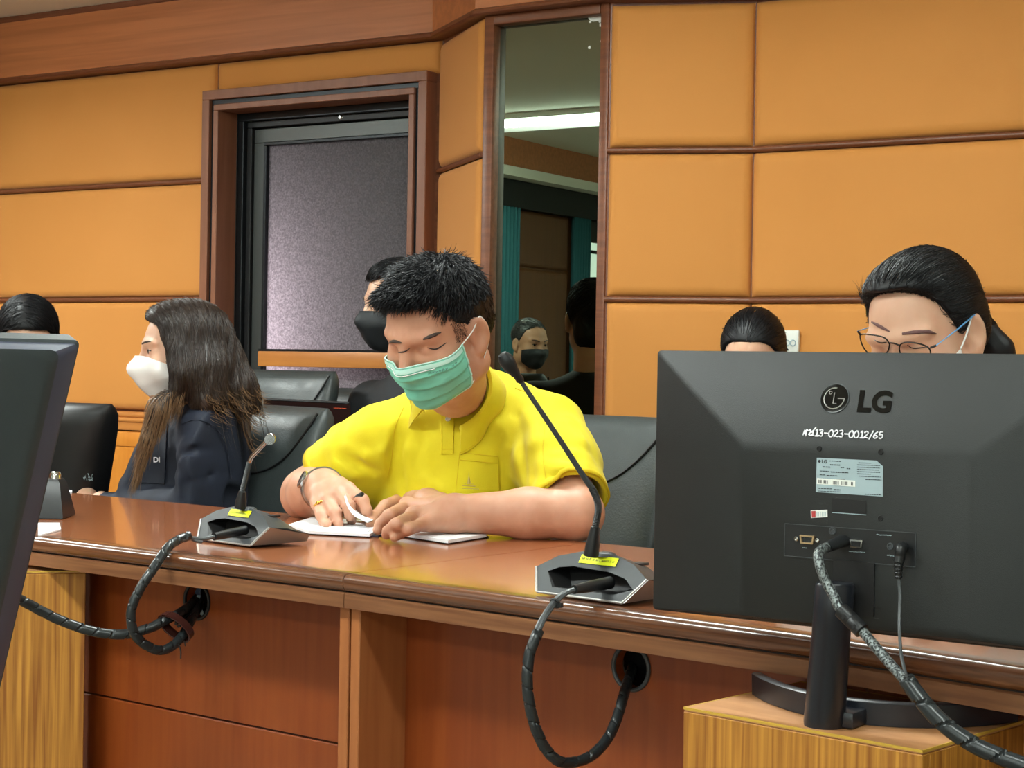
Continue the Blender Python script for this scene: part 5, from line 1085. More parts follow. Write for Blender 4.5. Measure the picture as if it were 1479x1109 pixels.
# ================================================================== THE OTHER PEOPLE
def eyes(H, F, parent, open_=True, which=(1, -1), gaze=(0, 0)):
    for sd in which:
        if open_:
            m = MB(); c = H(sd*.032, .0765, .0005); m.sphere(c, .0118*H.sc, 16, 10); e = build('eyeball', m, 'eyewhite', parent, True)
            m = MB(); d = unit(H.f+H.l*gaze[0]+H.u*gaze[1]); m.lathe([(.0001, .0124), (.0040, .0122), (.0068, .0104)], c, d, 16); build('iris', m, 'iris', e, True)
        m = MB(); q = local_line(H, F, [(sd*(.032+x), .08, .0045-abs(x)*.20 if open_ else -.003+abs(x)*.12) for x in np.linspace(-.013, .014, 7)], 0); m.tube([p+H.f*.0008 for p in q], .0012*H.sc, 5); build('eyelash', m, 'lash', parent)
def brows(H, F, parent, mt='brow', w=.0030, which=(1, -1)):
    for sd in which:
        m = MB(); q = local_line(H, F, [(sd*x, .09, .018+.006*math.sin((x-.012)/.04*2.2)) for x in np.linspace(.013, .050, 8)]); m.tube([p for p in q], w*H.sc*np.sin(np.linspace(.5, 2.9, len(q))), 6); build('eyebrow', m, mt, parent)
def cap_hair(H, vol, line, h=.004, warp=.0008, extra=None):
    F_ = Field(H.o-.23, H.o+.23, h)
    for c, r, k in vol: F_.ell(H(*c), np.array(r)*H.sc, H.ax, k)
    if extra: extra(F_)
    if line: F_.put(hairline(line, H), H.o-.22, H.o+.22, .006, 's')
    if warp: F_.warp(lambda p: np.sin(p@V3(210, 170, 90)+2*np.sin(p@V3(90, 120, 110)))*warp)
    return F_
def torso(root, nb, fdir, sw, cloth, hands=None, mt_sk='skin_w', lap=.50, h=.008, lean=0., arms=None, skirt='navy', depth=.105):
    """jacket or shirt on a seated body: chest, shoulders, sleeves, plus trousers and legs down to the floor"""
    fd = unit(fdir*V3(1, 1, 0)); ld = unit(np.cross([0, 0, 1], fd)); ax = np.array([ld, fd, [0, 0, 1]]); hip = nb-fd*lean; hip[2] = lap+.06
    lo = np.minimum(nb, hip)-V3(.62, .62, 0); hi = np.maximum(nb, hip)+V3(.62, .62, .06); lo[2] = lap-.04
    J = Field(lo, hi, h); ch = nb*.72+hip*.28; ch[2] = nb[2]-.15
    J.ell(ch, (sw*.86, depth, .16), ax, .05); J.ell(nb*.35+hip*.65-V3(0, 0, .02), (sw*.80, depth*1.15, .19), ax, .06)
    J.cone(nb-V3(0, 0, .02), nb-V3(0, 0, .10), .065, .10, .05)
    sh = [nb+ld*s_*sw*.88-V3(0, 0, .085)-fd*.01 for s_ in (1, -1)]
    ends = []
    for s_, q in zip((0, 1), sh):
        J.cone(nb-V3(0, 0, .045), q, .055, .066, .05); a = arms[s_] if arms else (q-V3(0, 0, .25)+fd*.04, q-V3(0, 0, .27)+fd*.27-ld*(.06 if s_ == 0 else -.06))
        J.chain([q, a[0]], [.070, .055], .03); J.chain([a[0], a[1]], [.054, .042], .02); ends.append((q, a))
    return J, hip, fd, ld, ends
def legs(root, hip, fd, ld, mt, h=.012):
    L = Field(hip-V3(.75, .75, hip[2]), hip+V3(.75, .75, .12), h); kz = .47
    for s_ in (1, -1):
        a = hip+ld*s_*.09-V3(0, 0, .02); k = a+fd*.40; k[2] = kz; f = k-fd*.02; f[2] = .08; L.chain([a, k, f], [.095, .065, .048], .03); L.cone(f-V3(0, 0, .02)-fd*.03, f+fd*.14-V3(0, 0, .045), .045, .034, .02)
    L.ell(hip, (.17, .13, .11), np.array([ld, fd, [0, 0, 1]]), .05); skin('trousers', L, mt, root, 1)
def hand(F, w, d, up, r=.0092):
    """relaxed five-fingered hand continuing from wrist w in direction d"""
    d = unit(d); up = unit(up-d*np.dot(up, d)); s_ = np.cross(d, up); F.chain([w-d*.05, w], [.030, .026], .012)
    for i, (o, l) in enumerate(((-.030, .070), (-.010, .080), (.010, .076), (.029, .060))):
        k = w+d*.075+s_*o-up*.002*abs(i-1); F.chain([w+s_*o*.5, k], [.019, .0125], .012); F.chain([k, k+d*l*.5-up*.006, k+d*l*.85-up*.026], [.0115, r, r*.85], .005)
    F.chain([w+d*.015-s_*.02, w+d*.05-s_*.048-up*.008, w+d*.085-s_*.050-up*.018], [.015, .0115, .0095], .008)

def add_hands(root, wrists, mt):
    for w, d in wrists:
        F_ = Field(np.asarray(w)-.21, np.asarray(w)+.21, .0055); hand(F_, np.asarray(w), d, V3(0, 0, 1) if abs(unit(d)[2]) < .8 else fw*-1); skin('hand', F_, mt, root, 1)
# ---------------------------------------------------------------- woman in the navy blazer, profile
Ho = P(266, 507, 4.22); w1 = thing('person', 'long haired person in navy blazer and white mask, turned side-on at the long desk', 'person', (Ho[0], Ho[1], 0))
fh = unit(-CR*V3(1, 1, 0)*.97-fw*V3(1, 1, 0)*.25); H1 = head_frame(Ho, fh, math.radians(2), 0, 1.0)
fb = unit(-CR*V3(1, 1, 0)*.90-fw*V3(1, 1, 0)*.43); lb_ = unit(np.cross([0, 0, 1], fb)); bx1 = np.array([lb_, fb, [0, 0, 1]])
nb = P(281, 582, 4.28)
S1 = Field(Ho-V3(.2, .2, .34), Ho+V3(.2, .2, .16), .0045); add_head(S1, H1, True, neck_to=nb, nr=(.046, .052)); S1.ell(nb-V3(0, 0, .05), (.09, .07, .06), bx1, .03)
skin('body', S1, 'skin_w', w1, 1); eyes(H1, S1, w1, True, (1,)); brows(H1, S1, w1, 'brow', .0026, (1,))
tip = lambda v, t: .020*np.clip(1-np.abs(v-.40)/.5, 0, 1)*np.exp(-(t/.30)**2)+.004*np.clip(1-np.abs(v-.5)/.5, 0, 1)-.010*np.clip((v-.6)/.4, 0, 1)
mk1, G1 = face_mask('face_mask', S1, H1, 'maskwhite', w1, (-60, 62), lambda t: -.010-.026*t*t, lambda t: -.122+.040*t*t, .004, 0, tip, label='white folded mask with a pointed front')
m = MB(); m.tube(smooth_path([G1[5, -1], H1(.078, .02, -.02), H1(.083, -.02, .02)], 10), .0012, 5); m.tube(G1[0], .0009, 5); build('ear_loop', m, 'loop', mk1)
# blazer
lo1 = np.minimum(P(120, 620, 4.1), P(380, 620, 4.5))-V3(.12, .42, .45); hi1 = np.maximum(P(120, 620, 4.1), P(380, 620, 4.5))+V3(.14, .16, .20)
J = Field(lo1, hi1, .0055)
J.ell(P(288, 655, 4.32), (.175, .125, .150), bx1, .04); J.ell(P(272, 765, 4.32), (.17, .150, .20), bx1, .06); J.ell(P(284, 600, 4.30), (.09, .075, .055), bx1, .04)
J.chain([P(240, 618, 4.27), P(222, 655, 4.25), P(196, 700, 4.25)], [.030, .036, .040], .04); J.chain([P(232, 650, 4.38), P(206, 690, 4.36), P(180, 722, 4.34)], [.03, .032, .03], .04)
shn, shf = P(302, 626, 4.17), P(268, 622, 4.46)
J.cone(P(288, 597, 4.25), shn, .050, .064, .04); J.cone(P(276, 597, 4.32), shf, .050, .06, .04)
eln = P(286, 738, 4.13); wrn = P(150, 733, 4.28)
J.chain([shn, P(300, 668, 4.13), eln], [.074, .071, .056], .022); J.chain([eln, wrn], [.055, .038], .025)
J.chain([shf, shf+fb*.06-V3(0, 0, .24)], [.066, .055], .03); J.chain([shf+fb*.06-V3(0, 0, .24), P(128, 728, 4.36)], [.050, .034], .03)
def foldJ(px, r, k=.016, op='u'):
    q = [J.pick(x, y) for x, y in px]; q = [(p, J.grad(p[None])[0]) for p in q if p is not None]
    if len(q) > 1: J.chain([p-g*r*(.7 if op == 'u' else -.55) for p, g in q], list(r*np.sin(np.linspace(.5, 2.64, len(q)))), k, op)
for px, r in (([(262, 640), (290, 628), (320, 640)], .010), ([(255, 690), (285, 676), (318, 664)], .009), ([(300, 700), (325, 690), (346, 700)], .009), ([(268, 660), (262, 690), (262, 712)], .009), ([(335, 620), (346, 660), (352, 700)], .009), ([(250, 612), (244, 650), (236, 690)], .008)): foldJ(px, r)
for px, r in (([(258, 660), (285, 650), (314, 652)], .008), ([(280, 695), (306, 684), (330, 682)], .008), ([(250, 628), (256, 660), (250, 700)], .006)): foldJ(px, r, .014, 's')
J.warp(lambda p: np.sin(p@V3(41, 37, 53)+2*np.sin(p@V3(17, -21, 29)))*.0014)
J.cone(nb-V3(0, 0, .030)+fb*.02, H1(0, .0, -.07), .040, .050, .008, 's')
skin('blazer', J, 'navy', w1, 1)
M['lapel'] = mat('dark_lapel', '141B2B', .7); patch('lapel', J, [(226, 606), (243, 612), (238, 700), (196, 696)], 5, 9, .003, 'lapel', w1)
p = J.pick(227, 667); text_mesh('jacket_lettering', 'DI', .017, p-fw*.008-CR*.008, CR, CU, 'marker', w1, .0003, .0006, label='white letters DI on the lapel')
m = MB(); surf_line(m, J, [(262, 612), (285, 606), (312, 618), (328, 648), (334, 690)], [.0012, .0012], 24, .0006); build('sleeve_seam', m, 'lapel', w1)
add_hands(w1, [(wrn+fb*.035-V3(0, 0, .03), fb*.55-V3(0, 0, .8)), (P(128, 728, 4.36)+fb*.03-V3(0, 0, .03), fb*.5-V3(0, 0, .85))], 'skin_w'); legs(w1, P(285, 790, 4.34)*V3(1, 1, 0)+V3(0, 0, .55), fb, lb_, 'navy')
# long hair
HW = Field(lo1+V3(.02, .1, .12), Ho+V3(.28, .26, .16), .0048)
E = lambda c, r, k=.02: HW.ell(H1(*c), np.array(r)*H1.sc, H1.ax, k)
E((0, -.012, .034), (.086, .108, .094)); E((.0, .035, .075), (.066, .060, .045)); E((0, -.045, -.03), (.086, .078, .085), .03)
HW.chain([H1(.070, .022, .0), H1(.082, .018, -.055), H1(.080, .030, -.10)], [.030, .030, .024], .02)
HW.chain([H1(.060, -.04, -.05), H1(.075, -.05, -.115)], [.06, .048], .03); HW.chain([H1(.0, -.09, -.03), H1(.02, -.125, -.10), H1(.03, -.155, -.135)], [.058, .048, .024], .03)
HW.chain([P(243, 562, 4.12), P(229, 592, 4.10), P(213, 635, 4.09), P(199, 686, 4.10)], [.022, .019, .012, .005], .02)
HW.chain([P(338, 560, 4.20), P(352, 590, 4.20), P(362, 640, 4.20)], [.018, .012, .006], .02)
HW.put(lambda p: (lambda q: np.maximum((np.interp(q[..., 2], [-.30, -.13, -.10, -.05, 0, .04, .065, .082], [.2, .2, .042, .040, .046, .056, .066, .090])-q[..., 1]), q[..., 2]-.086)*1.0)(H1.loc(p)), Ho-.22, Ho+.22, .008, 's')
HW.warp(lambda p: np.sin(p@(H1.l*40+H1.f*330+H1.u*30)+2*np.sin(p@V3(60, 50, 30)))*.0012)
hw = skin('hair', HW, 'brownhair', w1, 1, label='long dark brown hair, lighter at the tips')
rg1 = np.random.default_rng(6)
def hdw(p, t):
    q = H1.loc(p); d = np.zeros_like(p); up = np.clip((q[:, 2]-.03)/.08, 0, 1)[:, None]; side = np.sign(q[:, 0:1])
    return -V3(0, 0, 1)*(1-.75*up)+H1.l*side*up*.8-H1.f*(.35*up)+(-H1.f*.55*(np.clip((-.06-q[:, 2:3])/.06, 0, 1)*(q[:, 1:2] < -.03)))
sdw = surf_seeds(HW, 5200, lambda c: (H1.loc(c)[:, 2] > -.10) & (H1.loc(c)[:, 0] > -.06), rg1)
strands('hair_strands', HW, sdw, hdw, 'brownhair', hw, 7, .010, .0006, .0018, .10, free=False, rng=rg1, kind='stuff')
lock = lambda c: (H1.loc(c)[:, 2] < -.09) & (H1.loc(c)[:, 1] > .005)
backf = lambda c: (H1.loc(c)[:, 2] < -.085) & (H1.loc(c)[:, 1] < -.03)
strands('hair_tips', HW, surf_seeds(HW, 900, lock, rg1), lambda p, t: -V3(0, 0, 1)+H1.f*(.30-.1*t)+0*p, 'brownhair_tip', hw, 6, .009, .0006, .0018, .10, free=True, rng=rg1, kind='stuff')
strands('hair_tips', HW, surf_seeds(HW, 420, backf, rg1), lambda p, t: -V3(0, 0, 1)*(1-.9*t)-H1.f*(.3+1.2*t)+0*p, 'brownhair_tip', hw, 5, .008, .0006, .0018, .22, free=True, rng=rg1, kind='stuff')
strands('hair_wisps', HW, surf_seeds(HW, 70, lambda c: (H1.loc(c)[:, 2] < -.10) & (H1.loc(c)[:, 1] < -.06), rg1), lambda p, t: -V3(0, 0, 1)-H1.f*.15+0*p, 'brownhair', hw, 9, .012, .0005, .002, .12, free=True, rng=rg1, kind='stuff')
# ---------------------------------------------------------------- man with the black mask, second row
Ho = P(580, 441, 4.80); w2 = thing('person', 'dark haired person in black shirt and black mask behind the yellow shirt, facing sideways', 'person', (Ho[0], Ho[1], 0))
fh2 = unit(-CR*V3(1, 1, 0)*.90-fw*V3(1, 1, 0)*.44); H2 = head_frame(Ho, fh2, math.radians(3), 0, 1.04); nb2 = Ho-V3(0, 0, .20)-fh2*.05
S2 = Field(Ho-V3(.18, .18, .32), Ho+V3(.18, .18, .16), .005); add_head(S2, H2, neck_to=nb2); S2.ell(nb2-V3(0, 0, .06), (.1, .08, .06), None, .03); skin('body', S2, 'skin_w', w2, 1)
eyes(H2, S2, w2, True); brows(H2, S2, w2, 'brow', .0034)
mk2, G2 = face_mask('face_mask', S2, H2, 'maskblack', w2, (-64, 66), lambda t: -.012-.018*t*t, lambda t: -.125+.036*t*t, .004, 0, lambda v, t: .018*np.clip(1-np.abs(v-.4)/.5, 0, 1)*np.exp(-(t/.5)**2), label='black face mask')
m = MB(); m.tube(smooth_path([G2[2, -1], H2(.083, -.0, .01), H2(.086, -.03, -.01), H2(.08, -.01, -.05), G2[-3, -1]], 20), .0014, 5); build('ear_loop', m, 'maskblack', mk2)
J2, hip2, fd2, ld2, en2 = torso(w2, nb2, fh2*.9-fw*V3(1, 1, 0)*.4, .225, 'blackcloth', lean=.02); skin('black_shirt', J2, 'blackcloth', w2, 1); legs(w2, hip2, fd2, ld2, 'navy'); add_hands(w2, [(a[1]+unit(a[1]-a[0])*.03, a[1]-a[0]) for _, a in en2], 'skin_w')
HB = cap_hair(H2, [((0, -.012, .036), (.081, .103, .090), .02), ((0, .022, .084), (.062, .062, .036), .02), ((0, -.055, -.05), (.062, .045, .065), .03), ((-.045, .060, .060), (.022, .018, .034), .015)], [(-.12, -.115), (-.05, -.11), (-.03, -.03), (-.012, .018), (.012, .0), (.03, .02), (.046, .058), (.058, .074), (.072, .076), (.13, .04)])
hb = skin('hair', HB, 'hair', w2, 1, label='black swept hair'); rg2 = np.random.default_rng(9)
strands('hair_strands', HB, surf_seeds(HB, 2200, lambda c: H2.loc(c)[:, 2] > .0, rg2), lambda p, t: H2.f*.35-H2.u*.5-H2.l*.5+0*p, 'hair', hb, 5, .007, .0008, .002, .25, rng=rg2, kind='stuff')

# ---------------------------------------------------------------- woman with glasses behind the right monitor
Ho = P(1338, 479, 2.52); w3 = thing('person', 'person with blue armed glasses and tied black hair looking down behind the right monitor', 'person', (Ho[0], Ho[1]+.3, 0))
H3 = head_frame(Ho, V3(-.198, -.98, 0), math.radians(21), math.radians(5), .98); nb3 = Ho+V3(.045, .17, -.158)
S3 = Field(Ho-V3(.17, .17, .26), Ho+V3(.17, .24, .15), .004); add_head(S3, H3, True, chub=.004, neck_to=nb3, nr=(.05, .055)); S3.ell(nb3-V3(0, 0, .05), (.1, .07, .06), None, .03); skin('body', S3, 'skin_w', w3, 1)
m = MB(); surf_line(m, S3, [(1259, 465), (1270, 471), (1285, 479)], [.0012, .0026, .0026, .0010]); surf_line(m, S3, [(1303, 482), (1320, 480), (1340, 479), (1352, 482)], [.0018, .0028, .0026, .0010]); build('eyebrow', m, 'brow2', w3, kind='stuff')
m = MB(); surf_line(m, S3, [(1262, 491), (1272, 495), (1281, 494)], .0010); surf_line(m, S3, [(1310, 498), (1320, 503), (1338, 501)], .0010); build('eyelash', m, 'lash', w3, kind='stuff')
mk3, G3 = face_mask('face_mask', S3, H3, 'maskwhite', w3, (-62, 64), lambda t: -.024+.004*t*t, lambda t: -.120+.034*t*t, .004, .003, label='white face mask')
m = MB(); m.tube(smooth_path([G3[0, -1], G3[0, -1]*.4+H3(.078, .012, .002)*.6, H3(.078, -.004, .016)], 12), .0014, 6); build('ear_loop', m, 'loop', mk3)
_l3 = unit(np.cross([0, 0, 1], unit(V3(-.1, -.99, 0)))); ar3 = [(V3(nb3[0], nb3[1], 0)+_l3*.24*s_+V3(0, -.10, ZT+.055), V3(nb3[0], nb3[1], 0)+_l3*.10*s_+V3(0, -.30, ZT+.045)) for s_ in (1, -1)]
J3, hip3, fd3, ld3, en3 = torso(w3, nb3, V3(-.1, -.99, 0), .19, 'whiteshirt', lean=.36, lap=.5, arms=ar3); skin('blouse', J3, 'whiteshirt', w3, 1); legs(w3, hip3, fd3, ld3, 'navy'); add_hands(w3, [(a[1]+unit((a[1]-a[0])*V3(1, 1, 0))*.03-V3(0, 0, .012), (a[1]-a[0])*V3(1, 1, 0)) for _, a in en3], 'skin_w')
HG = cap_hair(H3, [((0, -.012, .034), (.079, .103, .0905), .02), ((0, .03, .08), (.058, .058, .036), .02), ((0, -.05, -.01), (.07, .06, .06), .02)], [(-.16, -.10), (-.06, -.085), (-.035, -.03), (-.014, .012), (.008, .0), (.022, -.004), (.034, .028), (.044, .056), (.062, .080), (.074, .089), (.13, .092)], .0036, .0004, lambda F_: (F_.ell(H3(.0, -.115, -.01), (.034, .028, .036), H3.ax, .01), F_.chain([H3(.0, -.12, -.02), H3(.03, -.13, -.08), H3(.05, -.12, -.13)], [.026, .024, .012], .01)))
hg = skin('hair', HG, 'hair', w3, 1, label='sleek black hair tied back'); rg3 = np.random.default_rng(12)
strands('hair_strands', HG, surf_seeds(HG, 5200, lambda c: H3.loc(c)[:, 2] > -.03, rg3), lambda p, t: (lambda q: -H3.f*1.0-H3.u*np.clip(.2-(q[:, 1:2])*3, 0, 1)*.5-H3.l*(q[:, 0:1]*3)*(q[:, 1:2] < -.04))(H3.loc(p)), 'hair', hg, 7, .011, .00045, .0006, .05, rng=rg3, kind='stuff')
strands('hair_strands', HG, surf_seeds(HG, 260, lambda c: (H3.loc(c)[:, 1] > .05) & (H3.loc(c)[:, 2] < .085), rg3), lambda p, t: -H3.f*.6+H3.u*.5+HG.grad(p)*.2, 'hair', hg, 4, .006, .0003, .001, .35, free=True, rng=rg3, kind='stuff')
# glasses
gl = None
def gp(x, y, D): return P(x, y, D)
gD = np.linalg.norm((H3(0, .112, .0)-CAM)@fw) if False else float((H3(0, .112, .0)-CAM)@fw)
rim_r = [(1300, 498), (1305, 495), (1316, 494.5), (1330, 497), (1341, 502), (1344, 510), (1340, 520), (1328, 526), (1312, 523), (1302, 514), (1299, 504)]
rim_l = [(1285, 497), (1278, 488), (1262, 484), (1244, 483), (1243, 491), (1248, 503), (1258, 513), (1272, 514), (1282, 508)]
def plane_at(px): 
    n_ = unit(H3.f*.96-H3.u*.05); return [PL(x, y, H3(0, .106, -.002), n_) for x, y in px]
m = MB()
for rr_ in (rim_r, rim_l):
    q = plane_at(rr_+rr_[:1]); q = smooth_path(q, 40); m.tube(q, .0011, 6, False)
m.tube(smooth_path(plane_at([(1285, 495), (1292, 496), (1299, 499)]), 8), .0012, 6); build('glasses_frame', m, 'gloss', w3, True, label='thin black glasses frame'); gl = bpy.data.objects['glasses_frame']
hr_ = plane_at([(1344, 502), (1352, 499)]); hl_ = plane_at([(1243, 484), (1239, 478)]); e_r = H3(.080, -.008, .016); e_l = H3(-.080, -.008, .016)
M['bluearm'] = mat('blue_temple', '4E8FC4', .3)
for a_, b_ in ((hr_, e_r), (hl_, e_l)):
    m = MB(); m.tube([a_[0], a_[1]], .0016, 6); build('hinge', m, 'gloss', gl); m = MB(); m.tube([a_[1], a_[1]*.5+b_*.5+(H3.l*.002 if b_ is e_r else -H3.l*.002), b_], [.0011, .0016, .0018], 8, True, .6, H3.u); build('temple_arm', m, 'bluearm', gl, label='blue temple arm')
glm = mat('lens_glass', 'FFFFFF', .02, trans=1.0, alpha=1); glm.node_tree.nodes['Principled BSDF'].inputs['IOR'].default_value = 1.02
for rr_ in (rim_r, rim_l): m = MB(); m.prism(plane_at(rr_), H3.f*.0002, -H3.f*.0002); build('lens', m, glm, gl, False)

# ---------------------------------------------------------------- second-row person with a black bow
Ho = P(1088, 516, 4.1); w4 = thing('person', 'person with black hair and pointed hair bow, head top showing above the right monitor', 'person', (Ho[0], Ho[1], 0))
H4 = head_frame(Ho, unit(-fw*V3(1, 1, 0)-CR*V3(1, 1, 0)*.35), math.radians(22), 0, .93); nb4 = Ho-V3(0, 0, .19)-H4.f*V3(1, 1, 0)*.07
S4 = Field(Ho-V3(.17, .17, .28), Ho+V3(.17, .17, .14), .006); add_head(S4, H4, True, neck_to=nb4, nr=(.048, .052)); S4.ell(nb4-V3(0, 0, .05), (.09, .07, .06), None, .03); skin('body', S4, 'skin_w', w4, 1); brows(H4, S4, w4, 'brow'); eyes(H4, S4, w4, False)
J4, hip4, fd4, ld4, en4 = torso(w4, nb4, H4.f, .185, 'navy'); skin('jacket', J4, 'navy', w4, 1); legs(w4, hip4, fd4, ld4, 'navy'); add_hands(w4, [(a[1]+unit(a[1]-a[0])*.03, a[1]-a[0]) for _, a in en4], 'skin_w')
HK = cap_hair(H4, [((0, -.012, .034), (.081, .104, .090), .02), ((0, -.05, -.02), (.075, .06, .07), .02)], [(-.16, -.11), (-.06, -.09), (-.03, -.03), (-.01, .012), (.03, .02), (.05, .050), (.07, .068), (.13, .072)], .005, .0004)
hk = skin('hair', HK, 'hair', w4, 1, label='black hair'); rg4 = np.random.default_rng(14)
strands('hair_strands', HK, surf_seeds(HK, 1500, lambda c: H4.loc(c)[:, 2] > .0, rg4), lambda p, t: -H4.f*1.0-H4.u*.2+0*p, 'hair', hk, 6, .011, .0006, .0008, .08, rng=rg4, kind='stuff')
m = MB(); bp0 = P(1119, 491, 4.15); q = [P(*c, 4.15) for c in ((1112, 486), (1128, 480), (1134, 482), (1131, 487), (1127, 490), (1140, 506), (1132, 507), (1118, 498))]; m.prism(q, fw*.0, fw*.022); build('hair_bow', m, 'maskblack', w4, False, label='black pointed hair bow')

# ---------------------------------------------------------------- leftmost person, hair top above the left monitor
Ho = P(40, 489, 4.95); w5 = thing('person', 'person with glossy black hair, head top showing above the left monitor', 'person', (Ho[0], Ho[1], 0))
H5 = head_frame(Ho, unit(-fw*V3(1, 1, 0)+CR*V3(1, 1, 0)*.3), math.radians(14), 0, 1.02); nb5 = Ho-V3(0, 0, .19)-H5.f*V3(1, 1, 0)*.05
S5 = Field(Ho-V3(.17, .17, .28), Ho+V3(.17, .17, .14), .006); add_head(S5, H5, True, neck_to=nb5, nr=(.048, .052)); S5.ell(nb5-V3(0, 0, .05), (.09, .07, .06), None, .03); skin('body', S5, 'skin_w', w5, 1); brows(H5, S5, w5, 'brow'); eyes(H5, S5, w5, False)
J5, hip5, fd5, ld5, en5 = torso(w5, nb5, H5.f, .18, 'navy'); skin('jacket', J5, 'navy', w5, 1); legs(w5, hip5, fd5, ld5, 'navy'); add_hands(w5, [(a[1]+unit(a[1]-a[0])*.03, a[1]-a[0]) for _, a in en5], 'skin_w')
HL = cap_hair(H5, [((0, -.008, .034), (.084, .108, .090), .02), ((0, -.03, -.05), (.088, .08, .10), .03)], [(-.2, -.2), (.0, -.16), (.03, -.08), (.05, .03), (.075, .045), (.13, .05)], .005, .0003)
hl5 = skin('hair', HL, 'hair', w5, 1, label='smooth black hair with a centre parting'); rg5 = np.random.default_rng(15)
strands('hair_strands', HL, surf_seeds(HL, 2600, lambda c: H5.loc(c)[:, 2] > .0, rg5), lambda p, t: (lambda q: H5.l*np.sign(q[:, 0:1]+.015)*.8-H5.u*(.9-np.clip(q[:, 2:3]*7, 0, .8)))(H5.loc(p)), 'hair', hl5, 7, .011, .0005, .0006, .05, rng=rg5, kind='stuff')

# ---------------------------------------------------------------- person seen only in the mirror
Ho = V3(-4.42, 1.68, 1.205); w6 = thing('person', 'grey templed person in black mask, seen only as a reflection in the wall mirror', 'person', (Ho[0], Ho[1], 0))
H6 = head_frame(Ho, V3(.93, .38, 0), math.radians(8), 0, 1.0); nb6 = Ho-V3(0, 0, .20)-H6.f*V3(1, 1, 0)*.05
S6 = Field(Ho-V3(.18, .18, .32), Ho+V3(.18, .18, .15), .006); add_head(S6, H6, neck_to=nb6); S6.ell(nb6-V3(0, 0, .06), (.1, .08, .06), None, .03); skin('body', S6, 'skin_tan', w6, 1); eyes(H6, S6, w6, True); brows(H6, S6, w6)
mk6, G6 = face_mask('face_mask', S6, H6, 'maskblack', w6, (-62, 62), lambda t: -.016-.016*t*t, lambda t: -.122+.03*t*t, .004, 0, lambda v, t: .012*np.exp(-(t/.5)**2)*np.sin(v*3.14), label='black face mask')
J6, hip6, fd6, ld6, en6 = torso(w6, nb6, H6.f, .21, 'blackcloth'); skin('dark_shirt', J6, 'blackcloth', w6, 1); legs(w6, hip6, fd6, ld6, 'navy'); add_hands(w6, [(a[1]+unit(a[1]-a[0])*.03, a[1]-a[0]) for _, a in en6], 'skin_tan')
HM = cap_hair(H6, [((0, -.012, .034), (.079, .101, .086), .02)], [(-.12, -.07), (-.05, -.06), (-.03, -.02), (-.012, .018), (.012, .0), (.03, .03), (.045, .065), (.07, .082), (.13, .085)], .005)
hm6 = skin('hair', HM, 'hair_grey', w6, 1, label='short greying hair'); rg6 = np.random.default_rng(16)
strands('hair_strands', HM, surf_seeds(HM, 1200, lambda c: H6.loc(c)[:, 2] > .0, rg6), lambda p, t: H6.f*.7-H6.u*.3-H6.l*.4+0*p, 'hair_grey', hm6, 4, .007, .0007, .001, .2, rng=rg6, kind='stuff')

